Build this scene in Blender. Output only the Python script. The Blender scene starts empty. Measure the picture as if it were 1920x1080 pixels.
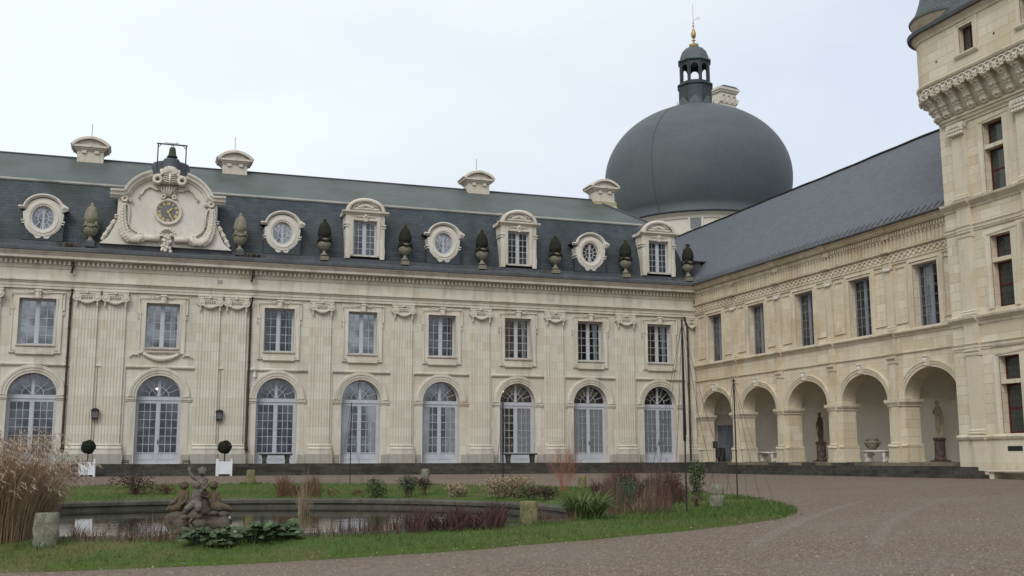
import bpy, bmesh, math, random
from mathutils import Vector, Matrix
random.seed(7)
PI = math.pi
R = math.radians
SC = bpy.context.scene
COL = SC.collection

# ------------------------------------------------------------------ camera
CAM = Vector((-26.98, -56.28, 0.1357))
YAW, PIT, ROL = 0.3336, 0.1563, -0.0022
fw = Vector((math.sin(YAW)*math.cos(PIT), math.cos(YAW)*math.cos(PIT), math.sin(PIT)))
rt = Vector((math.cos(YAW), -math.sin(YAW), 0))
up = rt.cross(fw)
rt2 = rt*math.cos(ROL) + up*math.sin(ROL)
up2 = -rt*math.sin(ROL) + up*math.cos(ROL)
cd = bpy.data.cameras.new('camera')
cam = bpy.data.objects.new('camera', cd); COL.objects.link(cam)
cd.sensor_width = 36; cd.lens = 2049.6/1920*36
cd.clip_start = 0.1; cd.clip_end = 3000
m = Matrix((rt2, up2, -fw)).transposed().to_4x4(); m.translation = CAM
cam.matrix_world = m
SC.camera = cam

# ------------------------------------------------------------------ sky, sun, exposure
SUN_EL, SUN_AZ = R(42), R(218)          # azimuth clockwise from +Y
W = bpy.data.worlds.new('World'); SC.world = W; W.use_nodes = True
nt = W.node_tree; nt.nodes.clear()
def N(t, kind, **kw):
    n = t.nodes.new(kind)
    for k, v in kw.items(): setattr(n, k, v)
    return n
out = N(nt, 'ShaderNodeOutputWorld'); bg = N(nt, 'ShaderNodeBackground')
bg.inputs[1].default_value = 0.1
sky = N(nt, 'ShaderNodeTexSky', sky_type='NISHITA'); sky.sun_disc = False
sky.sun_elevation = SUN_EL; sky.sun_rotation = SUN_AZ
tc = N(nt, 'ShaderNodeTexCoord')
dot = N(nt, 'ShaderNodeVectorMath', operation='DOT_PRODUCT')
dot.inputs[1].default_value = (-0.62, 0.1, 0.55)
nt.links.new(tc.outputs['Generated'], dot.inputs[0])
mp = N(nt, 'ShaderNodeMapping'); mp.inputs['Scale'].default_value = (1.6, 1.6, 3.4)
nt.links.new(tc.outputs['Generated'], mp.inputs[0])
no = N(nt, 'ShaderNodeTexNoise'); no.inputs['Scale'].default_value = 1.7
no.inputs['Detail'].default_value = 5; no.inputs['Roughness'].default_value = 0.5
nt.links.new(mp.outputs[0], no.inputs[0])
ad = N(nt, 'ShaderNodeMath', operation='MULTIPLY_ADD')
nt.links.new(no.outputs[0], ad.inputs[0]); ad.inputs[1].default_value = 1.0
nt.links.new(dot.outputs['Value'], ad.inputs[2])
cr = N(nt, 'ShaderNodeValToRGB')
cr.color_ramp.elements[0].position = 0.08; cr.color_ramp.elements[0].color = (0.66, 0.72, 0.86, 1)
cr.color_ramp.elements[1].position = 0.80; cr.color_ramp.elements[1].color = (0.93, 1.0, 1.02, 1)
nt.links.new(ad.outputs[0], cr.inputs[0])
sc_ = N(nt, 'ShaderNodeVectorMath', operation='SCALE'); sc_.inputs['Scale'].default_value = 9.4
nt.links.new(cr.outputs[0], sc_.inputs[0])
mx = N(nt, 'ShaderNodeMix', data_type='RGBA'); mx.inputs['Factor'].default_value = 0.93
nt.links.new(sky.outputs[0], mx.inputs['A']); nt.links.new(sc_.outputs[0], mx.inputs['B'])
nt.links.new(mx.outputs['Result'], bg.inputs[0]); nt.links.new(bg.outputs[0], out.inputs[0])
sl = bpy.data.lights.new('sun', 'SUN'); sl.energy = 1.5; sl.angle = R(28); sl.color = (1, 0.97, 0.93)
so = bpy.data.objects.new('sun', sl); COL.objects.link(so)
sd = Vector((math.sin(SUN_AZ)*math.cos(SUN_EL), math.cos(SUN_AZ)*math.cos(SUN_EL), math.sin(SUN_EL)))
so.rotation_euler = sd.to_track_quat('Z', 'Y').to_euler()
so.location = (-40, -80, 60)
SC.view_settings.view_transform = 'Standard'; SC.view_settings.look = 'None'
SC.view_settings.exposure = 0.14; SC.view_settings.gamma = 1

# ------------------------------------------------------------------ materials
def mat(name, base=(.5, .5, .5), rough=.8, spec=.3, metal=0.0):
    m = bpy.data.materials.new(name); m.use_nodes = True
    t = m.node_tree; b = t.nodes['Principled BSDF']
    b.inputs['Base Color'].default_value = (*base, 1); b.inputs['Roughness'].default_value = rough
    b.inputs['Specular IOR Level'].default_value = spec; b.inputs['Metallic'].default_value = metal
    return m, t, b
def coords(t, scale=(1, 1, 1), out='Object'):
    tc = N(t, 'ShaderNodeTexCoord'); mp = N(t, 'ShaderNodeMapping'); mp.inputs['Scale'].default_value = scale
    t.links.new(tc.outputs[out], mp.inputs[0]); return mp.outputs[0]
def noise(t, vec, s, det=4, rough=.55):
    n = N(t, 'ShaderNodeTexNoise'); n.inputs['Scale'].default_value = s
    n.inputs['Detail'].default_value = det; n.inputs['Roughness'].default_value = rough
    t.links.new(vec, n.inputs[0]); return n.outputs[0]
def ramp(t, val, stops):
    r = N(t, 'ShaderNodeValToRGB'); e = r.color_ramp.elements
    while len(e) < len(stops): e.new(.5)
    for i, (p, c) in enumerate(stops):
        e[i].position = p; e[i].color = (c[0], c[1], c[2], 1) if hasattr(c, '__len__') else (c, c, c, 1)
    t.links.new(val, r.inputs[0]); return r.outputs[0]
def mix(t, fac, a, b, mode='MIX'):
    n = N(t, 'ShaderNodeMix', data_type='RGBA', blend_type=mode)
    for sock, v in (('Factor', fac), ('A', a), ('B', b)):
        if hasattr(v, 'is_linked'): t.links.new(v, n.inputs[sock])
        elif sock == 'Factor': n.inputs[sock].default_value = v
        else: n.inputs[sock].default_value = (*v, 1)
    return n.outputs['Result']
def bump(t, b, h, strength=.3, dist=.02):
    n = N(t, 'ShaderNodeBump'); n.inputs['Strength'].default_value = strength
    n.inputs['Distance'].default_value = dist
    t.links.new(h, n.inputs['Height']); t.links.new(n.outputs[0], b.inputs['Normal'])
def xz(t, jitter=0):
    tc = N(t, 'ShaderNodeTexCoord'); s = N(t, 'ShaderNodeSeparateXYZ'); c = N(t, 'ShaderNodeCombineXYZ')
    t.links.new(tc.outputs['Object'], s.inputs[0])
    a = N(t, 'ShaderNodeMath', operation='ADD')
    t.links.new(s.outputs[0], a.inputs[0]); t.links.new(s.outputs[1], a.inputs[1])
    t.links.new(a.outputs[0], c.inputs[0]); t.links.new(s.outputs[2], c.inputs[1])
    return c.outputs[0]
def brick(t, vec, c1, c2, cm, w, h, mortar=.006, bias=0.0, smooth=.1, off=.5):
    n = N(t, 'ShaderNodeTexBrick'); t.links.new(vec, n.inputs['Vector'])
    n.offset = off
    for k, v in (('Color1', c1), ('Color2', c2), ('Mortar', cm)): n.inputs[k].default_value = (*v, 1)
    for k, v in (('Scale', 1), ('Mortar Size', mortar), ('Mortar Smooth', smooth), ('Bias', bias), ('Brick Width', w), ('Row Height', h)):
        n.inputs[k].default_value = v
    return n
def stone(name, c1, c2, cm, w=.95, h=.42, stain=(.30, .20, .11), stain_amt=.45, grey=(.20, .19, .165), grey_amt=.35, mortar=.007):
    m, t, b = mat(name, rough=.9, spec=.15)
    v = xz(t); bk = brick(t, v, c1, c2, cm, w, h, mortar)
    o = coords(t); n1 = noise(t, o, .55, 6, .62); n2 = noise(t, coords(t, (1.6, 1.6, .22)), 1.5, 5, .6); n3 = noise(t, o, 7, 5, .65)
    col = bk.outputs['Color']
    col = mix(t, ramp(t, n3, [(.3, .0), (.75, .30)]), col, tuple(x*.72 for x in c1))
    f1 = ramp(t, n1, [(.50, 0.0), (.72, stain_amt)]); col = mix(t, f1, col, stain)
    f2 = ramp(t, n2, [(.50, 0.0), (.74, grey_amt)]); col = mix(t, f2, col, grey)
    t.links.new(col, b.inputs['Base Color'])
    hh = mix(t, .35, n3, bk.outputs['Fac']); 
    bump(t, b, n3, .35, .02)
    return m
def plain_stone(name, c1, c2, s=3.0, dark=(.12, .11, .09), dark_amt=.6, b_=.5):
    m, t, b = mat(name, rough=.92, spec=.12)
    o = coords(t); n1 = noise(t, o, s, 6, .6); n2 = noise(t, o, s*6, 5, .65)
    col = mix(t, ramp(t, n1, [(.35, 0), (.68, 1)]), c1, c2)
    col = mix(t, ramp(t, n2, [(.5, 0), (.72, dark_amt)]), col, dark)
    t.links.new(col, b.inputs['Base Color']); bump(t, b, n2, b_, .02)
    return m
M = {}
M['stone'] = stone('limestone', (.63, .588, .515), (.53, .475, .39), (.43, .385, .32), 1.0, .46, stain=(.53, .43, .31), stain_amt=.5, grey=(.37, .345, .31), grey_amt=.55)
M['trim'] = stone('limestone_trim', (.635, .59, .515), (.56, .51, .43), (.41, .365, .30), 1.35, .9, stain=(.46, .36, .255), stain_amt=.55, grey=(.24, .22, .19), grey_amt=.6, mortar=.004)
M['plinth'] = stone('plinth_stone', (.41, .39, .345), (.33, .31, .27), (.22, .20, .16), 1.1, .5, stain=(.30, .24, .15), stain_amt=.4, grey=(.19, .18, .15), grey_amt=.6)
M['wing'] = stone('wing_limestone', (.68, .60, .47), (.55, .46, .33), (.36, .28, .18), .8, .36, stain=(.43, .29, .14), stain_amt=.5, grey=(.30, .26, .20), grey_amt=.35)
M['wingtrim'] = stone('wing_trim_stone', (.635, .56, .435), (.55, .465, .335), (.38, .30, .2), 1.1, .7, stain=(.38, .26, .13), stain_amt=.5, grey=(.25, .22, .165), grey_amt=.5, mortar=.004)
M['tower'] = stone('tower_limestone', (.655, .59, .475), (.535, .45, .325), (.33, .28, .20), 1.05, .36, stain=(.50, .37, .21), stain_amt=.4, grey=(.36, .32, .26), grey_amt=.3, mortar=.009)
M['towertrim'] = stone('tower_trim_stone', (.61, .55, .44), (.55, .475, .36), (.42, .36, .27), 1.3, .8, stain=(.42, .32, .19), grey=(.24, .215, .175), grey_amt=.5, mortar=.004)
M['gallery'] = plain_stone('gallery_plaster', (.76, .71, .61), (.69, .63, .53), .6, (.58, .52, .43), .4, .2)
M['carved'] = plain_stone('carved_limestone', (.61, .56, .49), (.55, .49, .42), 1.4, (.32, .26, .19), .4)
M['clockstone'] = plain_stone('pale_gable_stone', (.63, .60, .54), (.57, .53, .465), .8, (.36, .31, .24), .4, .3)
M['urn'] = plain_stone('urn_stone', (.27, .245, .19), (.18, .165, .12), 3, (.06, .06, .045), .8)
M['moss'] = plain_stone('black_moss', (.020, .021, .018), (.038, .036, .026), 4, (.010, .010, .009), .8)
M['mossgreen'] = plain_stone('yellow_moss', (.10, .10, .035), (.06, .065, .03), 6, (.03, .03, .015), .6)
M['ochre'] = plain_stone('ochre_lichen', (.34, .30, .14), (.42, .38, .26), 4, (.2, .17, .08), .5)
M['bollard'] = plain_stone('lichen_stone', (.26, .25, .205), (.135, .14, .09), 6, (.06, .06, .04), .9, .9)
M['bollardgreen'] = plain_stone('mossy_stone', (.24, .21, .12), (.13, .13, .06), 6, (.07, .055, .03), .9, .9)
M['step'] = plain_stone('step_stone', (.085, .078, .064), (.038, .036, .032), 1.1, (.018, .018, .016), .8)
M['stepface'] = plain_stone('step_edge_stone', (.26, .215, .15), (.10, .09, .07), .55, (.05, .05, .042), .6)
M['basin'] = plain_stone('basin_stone', (.115, .108, .09), (.065, .062, .052), 1.2, (.035, .035, .03), .7)
M['rock'] = plain_stone('fountain_rock', (.13, .105, .08), (.075, .062, .05), 3, (.03, .03, .028), .8, .8)
M['cherub'] = plain_stone('cherub_stone', (.19, .168, .145), (.10, .085, .066), 5, (.032, .03, .025), .85)
M['cherubdark'] = plain_stone('weathered_cherub_stone', (.10, .08, .062), (.135, .092, .052), 4, (.032, .03, .026), .7)
M['statue_dark'] = plain_stone('brown_statue_stone', (.17, .115, .08), (.12, .08, .055), 4, (.06, .045, .035), .5)
M['statue_pale'] = plain_stone('pale_statue_stone', (.56, .48, .38), (.46, .38, .29), 4, (.28, .22, .16), .5)
M['drum'] = plain_stone('white_drum_stone', (.60, .575, .50), (.54, .51, .43), .5, (.44, .41, .34), .4, .2)
M['marble'] = plain_stone('red_marble', (.105, .045, .042), (.25, .20, .18), 5, (.06, .022, .022), .6, .1)
M['whitestone'] = plain_stone('white_bench_stone', (.76, .73, .67), (.66, .63, .57), 3, (.40, .37, .32), .4)
def slate(name, c1, c2, cm, w, h, stain, amt, moss=(.03, .036, .022), moss_amt=.4):
    m, t, b = mat(name, rough=.6, spec=.35)
    v = xz(t); bk = brick(t, v, c1, c2, cm, w, h, .012, 0.0, .3)
    o = coords(t); n1 = noise(t, coords(t, (1, 1, .3)), 1.1, 6, .65); n2 = noise(t, o, .5, 5, .6); n3 = noise(t, o, 9, 3)
    col = mix(t, ramp(t, n1, [(.45, 0), (.7, amt)]), bk.outputs[0], stain)
    col = mix(t, ramp(t, n2, [(.5, 0), (.72, moss_amt)]), col, moss)
    col = mix(t, ramp(t, n3, [(.4, 0), (.8, .35)]), col, tuple(x*1.7 for x in c1))
    t.links.new(col, b.inputs['Base Color']); bump(t, b, bk.outputs['Fac'], -.5, .015)
    return m
M['slate'] = slate('mansard_slate', (.030, .039, .047), (.052, .062, .070), (.012, .015, .018), .42, .16, (.085, .098, .10), .5, (.018, .024, .016), .85)
M['wingslate'] = slate('wing_roof_slate', (.078, .084, .103), (.105, .11, .128), (.040, .043, .054), .34, .12, (.10, .105, .12), .3, (.075, .08, .09), .35)
M['towerslate'] = slate('turret_slate', (.055, .068, .07), (.08, .092, .092), (.025, .03, .032), .3, .14, (.10, .11, .11), .4, (.05, .055, .04), .4)
def leadmat(name, c1, c2, c3, s=1.0, sc=(.5, .5, 1.6), rough=.55):
    m, t, b = mat(name, rough=rough, spec=.35)
    n1 = noise(t, coords(t, sc), s, 6, .65); n2 = noise(t, coords(t, (1, 1, 1)), s*.35, 4, .6); n3 = noise(t, coords(t), s*14, 3)
    col = mix(t, ramp(t, n1, [(.35, 0), (.68, 1)]), c1, c2)
    col = mix(t, ramp(t, n2, [(.48, 0), (.7, .75)]), col, c3)
    col = mix(t, ramp(t, n3, [(.4, 0), (.8, .3)]), col, tuple(x*.5 for x in c1))
    t.links.new(col, b.inputs['Base Color']); bump(t, b, n3, .2, .02)
    return m
M['verdigris'] = leadmat('green_roof_metal', (.070, .086, .082), (.10, .113, .108), (.056, .064, .052))
M['lead'] = leadmat('dark_lead', (.062, .068, .078), (.10, .105, .115), (.05, .045, .042), 2.2, (2.5, 1, .5))
M['leadlight'] = leadmat('pale_lead_roll', (.30, .30, .27), (.40, .39, .35), (.12, .12, .10), 2.0)
M['lanternlead'] = leadmat('lantern_lead', (.026, .032, .038), (.05, .058, .064), (.022, .026, .03), 1.6, (1.5, 1.5, .5))
def domemat():
    m, t, b = mat('dome_slate', rough=.62, spec=.3)
    tc = N(t, 'ShaderNodeTexCoord'); s = N(t, 'ShaderNodeSeparateXYZ'); t.links.new(tc.outputs['Object'], s.inputs[0])
    at = N(t, 'ShaderNodeMath', operation='ARCTAN2'); t.links.new(s.outputs[1], at.inputs[0]); t.links.new(s.outputs[0], at.inputs[1])
    ml = N(t, 'ShaderNodeMath', operation='MULTIPLY'); ml.inputs[1].default_value = 6.0; t.links.new(at.outputs[0], ml.inputs[0])
    c = N(t, 'ShaderNodeCombineXYZ'); t.links.new(ml.outputs[0], c.inputs[0]); t.links.new(s.outputs[2], c.inputs[1])
    bk = brick(t, c.outputs[0], (.080, .094, .103), (.088, .103, .112), (.070, .077, .084), .28, .15, .012, 0, .5)
    n1 = noise(t, coords(t, (.22, .22, 1.0)), .42, 4, .5); n2 = noise(t, coords(t, (1, 1, .35)), 2.2, 5, .65)
    col = mix(t, ramp(t, n1, [(.42, 0), (.62, .8)]), bk.outputs[0], (.098, .125, .120))
    col = mix(t, ramp(t, n2, [(.4, 0), (.8, .25)]), col, (.05, .058, .062))
    t.links.new(col, b.inputs['Base Color']); bump(t, b, bk.outputs['Fac'], -.2, .015)
    return m
M['dome'] = domemat()
M['frame'] = plain_stone('grey_blue_paint', (.48, .495, .53), (.42, .435, .47), 2, (.30, .31, .35), .35, .1)
M['bluedoor'] = plain_stone('blue_door_paint', (.47, .485, .53), (.41, .425, .47), 2, (.30, .31, .36), .4, .1)
M['wingframe'] = plain_stone('slate_blue_paint', (.22, .235, .27), (.18, .19, .22), 2, (.14, .15, .17), .3, .1)
M['redframe'] = plain_stone('dark_red_paint', (.115, .022, .026), (.085, .018, .022), 3, (.05, .012, .014), .3, .1)
def glassmat(name, tint, refl, fac):
    m = bpy.data.materials.new(name); m.use_nodes = True; t = m.node_tree; t.nodes.clear()
    o = N(t, 'ShaderNodeOutputMaterial'); tr = N(t, 'ShaderNodeBsdfTransparent'); tr.inputs[0].default_value = (*tint, 1)
    g = N(t, 'ShaderNodeBsdfGlossy'); g.inputs[0].default_value = (*refl, 1); g.inputs['Roughness'].default_value = .06
    n = noise(t, coords(t), 2.2, 2); bn = N(t, 'ShaderNodeBump'); bn.inputs['Strength'].default_value = .06; bn.inputs['Distance'].default_value = .05
    t.links.new(n, bn.inputs['Height']); t.links.new(bn.outputs[0], g.inputs['Normal'])
    lw = N(t, 'ShaderNodeFresnel'); lw.inputs[0].default_value = 1.5
    oi = N(t, 'ShaderNodeObjectInfo'); rv = N(t, 'ShaderNodeMath', operation='MULTIPLY_ADD'); rv.inputs[1].default_value = .13; rv.inputs[2].default_value = fac
    t.links.new(oi.outputs['Random'], rv.inputs[0])
    pn = noise(t, coords(t), .9, 2); pr_ = ramp(t, pn, [(.4, .5), (.6, 1.6)]); pm_ = N(t, 'ShaderNodeMath', operation='MULTIPLY'); t.links.new(rv.outputs[0], pm_.inputs[0]); t.links.new(pr_, pm_.inputs[1])
    a = N(t, 'ShaderNodeMath', operation='ADD'); t.links.new(pm_.outputs[0], a.inputs[1]); t.links.new(lw.outputs[0], a.inputs[0])
    mxs = N(t, 'ShaderNodeMixShader'); t.links.new(a.outputs[0], mxs.inputs[0]); t.links.new(tr.outputs[0], mxs.inputs[1]); t.links.new(g.outputs[0], mxs.inputs[2])
    t.links.new(mxs.outputs[0], o.inputs[0]); return m
M['glass'] = glassmat('old_window_glass', (.82, .84, .84), (.85, .87, .90), .015)
M['glassgrey'] = glassmat('grey_reflecting_glass', (.75, .77, .78), (.85, .87, .90), .10)
M['leadglass'] = plain_stone('leaded_glass', (.055, .06, .055), (.035, .04, .036), 6, (.02, .02, .02), .4, .1)
_t = M['leadglass'].node_tree; _b = _t.nodes['Principled BSDF']; _b.inputs['Roughness'].default_value = .12; _b.inputs['Specular IOR Level'].default_value = .5
_k = brick(_t, xz(_t), (.050, .055, .048), (.034, .040, .034), (.012, .012, .012), .16, .22, .008, 0, .1, 0)
_t.links.new(_k.outputs[0], _b.inputs['Base Color'])
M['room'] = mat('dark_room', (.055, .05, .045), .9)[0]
M['curtain'] = plain_stone('white_gauze', (.80, .81, .83), (.74, .75, .78), 2, (.66, .67, .70), .3, .1)
M['blind'] = plain_stone('grey_blind', (.20, .205, .215), (.17, .175, .185), 2, (.13, .13, .14), .3, .1)
M['rust'] = plain_stone('rusty_pipe', (.075, .05, .038), (.05, .036, .03), 6, (.03, .022, .018), .5)
M['black'] = mat('black_metal', (.018, .018, .02), .5)[0]
M['iron'] = mat('dark_iron', (.035, .035, .04), .5, .4, .3)[0]
M['bronze'] = plain_stone('bell_bronze', (.045, .065, .05), (.07, .075, .055), 5, (.02, .025, .02), .5)
M['gold'] = mat('gilding', (.40, .27, .12), .5, .5, .8)[0]
M['goldpaint'] = mat('gold_paint', (.66, .50, .20), .5)[0]
M['clockface'] = plain_stone('slate_clock_face', (.19, .19, .19), (.15, .15, .155), 5, (.05, .05, .05), .4, .2)
M['white'] = plain_stone('white_paint', (.70, .72, .76), (.62, .64, .68), 2, (.50, .51, .54), .3, .1)
M['greypanel'] = mat('grey_door_paint', (.20, .22, .26), .7)[0]
M['cctv'] = mat('white_plastic', (.75, .75, .75), .4)[0]
M['lamp'] = mat('lantern_glass', (.10, .10, .10), .1)[0]
def emit(name, c, s):
    m = bpy.data.materials.new(name); m.use_nodes = True; b = m.node_tree.nodes['Principled BSDF']
    b.inputs['Emission Color'].default_value = (*c, 1); b.inputs['Emission Strength'].default_value = s; return m
M['bulb'] = emit('lit_bulb', (1, .72, .40), 14)
def leafmat(name, c1, c2, rough=.65, trans=.15):
    m, t, b = mat(name, rough=rough, spec=.25)
    g = N(t, 'ShaderNodeNewGeometry')
    col = mix(t, g.outputs['Random Per Island'], c1, c2)
    n = noise(t, coords(t), 3, 3); col = mix(t, ramp(t, n, [(.35, 0), (.75, .35)]), col, tuple(x*.55 for x in c1))
    t.links.new(col, b.inputs['Base Color']); return m
M['topiary'] = leafmat('box_leaves', (.017, .024, .012), (.036, .040, .020))
M['bark'] = plain_stone('bark', (.07, .05, .035), (.05, .036, .026), 8)
M['drygrass'] = leafmat('dry_feather_grass', (.37, .26, .165), (.20, .135, .088))
M['plume'] = leafmat('pale_plumes', (.42, .325, .25), (.32, .235, .175))
M['reed'] = leafmat('brown_reeds', (.13, .068, .05), (.075, .045, .036))
M['redstem'] = leafmat('dark_red_stems', (.085, .034, .030), (.055, .032, .027))
M['dogwood'] = leafmat('red_dogwood_stems', (.34, .13, .095), (.27, .115, .085))
M['strap'] = leafmat('strappy_green_leaves', (.07, .115, .035), (.13, .165, .055))
M['bigleaf'] = leafmat('bergenia_leaves', (.022, .048, .016), (.09, .125, .062), .75)
M['shrub'] = leafmat('shrub_leaves', (.05, .078, .028), (.085, .105, .042))
M['greyshrub'] = leafmat('lavender_leaves', (.085, .105, .07), (.055, .08, .04))
M['straw'] = leafmat('straw_leaves', (.34, .265, .175), (.25, .19, .125))
M['brownleaf'] = leafmat('brown_leaves', (.135, .072, .042), (.09, .052, .034))
M['darkleaf'] = leafmat('withered_dark_leaves', (.055, .05, .028), (.10, .055, .04))
M['blade'] = leafmat('lawn_blades', (.048, .100, .020), (.105, .142, .038))
M['wire'] = mat('rusty_wire', (.06, .055, .05), .6)[0]
def groundmat():
    m, t, b = mat('gravel', rough=1.0, spec=.04)
    o = coords(t)
    vo = N(t, 'ShaderNodeTexVoronoi'); vo.inputs['Scale'].default_value = 34; t.links.new(o, vo.inputs[0])
    vo2 = N(t, 'ShaderNodeTexVoronoi'); vo2.inputs['Scale'].default_value = 9; t.links.new(o, vo2.inputs[0])
    n1 = noise(t, o, .25, 6, .6); n2 = noise(t, o, 5, 6, .75)
    sp = N(t, 'ShaderNodeSeparateColor'); t.links.new(vo.outputs['Color'], sp.inputs[0])
    col = ramp(t, sp.outputs[0], [(0, (.10, .074, .060)), (.5, (.205, .157, .128)), (.88, (.265, .207, .168)), (1, (.42, .345, .285))])
    col = mix(t, ramp(t, n2, [(.3, .0), (.7, .6)]), col, (.15, .114, .092))
    sp2 = N(t, 'ShaderNodeSeparateColor'); t.links.new(vo2.outputs['Color'], sp2.inputs[0])
    col = mix(t, ramp(t, sp2.outputs[0], [(.72, 0), (1, .22)]), col, (.28, .225, .185))
    col = mix(t, ramp(t, n1, [(.42, 0), (.66, .6)]), col, (.215, .175, .147))
    # pale worn wheel tracks: distance from arcs on the ground
    s = N(t, 'ShaderNodeSeparateXYZ'); t.links.new(o, s.inputs[0])
    def arc(cx, cy, r, w, amt, dirx, diry, lim0, lim1):
        sub = N(t, 'ShaderNodeVectorMath', operation='SUBTRACT'); t.links.new(o, sub.inputs[0]); sub.inputs[1].default_value = (cx, cy, 0)
        mul = N(t, 'ShaderNodeVectorMath', operation='MULTIPLY'); t.links.new(sub.outputs[0], mul.inputs[0]); mul.inputs[1].default_value = (1, 1, 0)
        ln = N(t, 'ShaderNodeVectorMath', operation='LENGTH'); t.links.new(mul.outputs[0], ln.inputs[0])
        d = N(t, 'ShaderNodeMath', operation='SUBTRACT'); t.links.new(ln.outputs['Value'], d.inputs[0]); d.inputs[1].default_value = r
        ab = N(t, 'ShaderNodeMath', operation='ABSOLUTE'); t.links.new(d.outputs[0], ab.inputs[0])
        mr = N(t, 'ShaderNodeMapRange', interpolation_type='SMOOTHSTEP'); t.links.new(ab.outputs[0], mr.inputs[0])
        mr.inputs['From Min'].default_value = w*1.5; mr.inputs['From Max'].default_value = w*.3
        mr.inputs['To Min'].default_value = 0; mr.inputs['To Max'].default_value = amt
        dt = N(t, 'ShaderNodeVectorMath', operation='DOT_PRODUCT'); t.links.new(o, dt.inputs[0]); dt.inputs[1].default_value = (dirx, diry, 0)
        g1 = N(t, 'ShaderNodeMapRange', interpolation_type='SMOOTHSTEP'); t.links.new(dt.outputs['Value'], g1.inputs[0])
        g1.inputs['From Min'].default_value = lim0; g1.inputs['From Max'].default_value = lim0+2
        g2 = N(t, 'ShaderNodeMapRange', interpolation_type='SMOOTHSTEP'); t.links.new(dt.outputs['Value'], g2.inputs[0])
        g2.inputs['From Min'].default_value = lim1; g2.inputs['From Max'].default_value = lim1-3
        p = N(t, 'ShaderNodeMath', operation='MULTIPLY'); t.links.new(mr.outputs[0], p.inputs[0]); t.links.new(g1.outputs[0], p.inputs[1])
        q = N(t, 'ShaderNodeMath', operation='MULTIPLY'); t.links.new(p.outputs[0], q.inputs[0]); t.links.new(g2.outputs[0], q.inputs[1])
        return q.outputs[0]
    for a in TRACKS:
        f = arc(*a); nn = N(t, 'ShaderNodeMath', operation='MULTIPLY'); t.links.new(f, nn.inputs[0])
        t.links.new(ramp(t, n2, [(.3, .4), (.6, 1)]), nn.inputs[1])
        col = mix(t, nn.outputs[0], col, (.235, .222, .208))
    t.links.new(col, b.inputs['Base Color'])
    bump(t, b, vo.outputs['Distance'], .8, .03)
    return m
def lawnmat():
    m, t, b = mat('lawn_turf', rough=.95, spec=.1)
    o = coords(t); n1 = noise(t, o, .5, 6, .65); n2 = noise(t, o, 9, 5, .7); n3 = noise(t, o, 1.6, 4)
    col = mix(t, n2, (.040, .080, .016), (.092, .125, .032))
    col = mix(t, ramp(t, n1, [(.46, 0), (.64, .8)]), col, (.125, .105, .05))
    col = mix(t, ramp(t, n3, [(.6, 0), (.75, .6)]), col, (.07, .05, .033))
    t.links.new(col, b.inputs['Base Color']); bump(t, b, n2, .8, .05); return m
M['lawn'] = lawnmat()
M['soil'] = plain_stone('wet_soil', (.075, .055, .038), (.055, .060, .025), 1.3, (.03, .022, .016), .6)
def watermat():
    m, t, b = mat('pond_water', (.028, .030, .018), .035, .5)
    n = noise(t, coords(t, (1, 1, 1)), 1.4, 3); bump(t, b, n, .06, .05)
    n2 = noise(t, coords(t), .5, 3); t.links.new(mix(t, n2, (.022, .024, .014), (.050, .050, .030)), b.inputs['Base Color'])
    return m
M['water'] = watermat()

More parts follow.
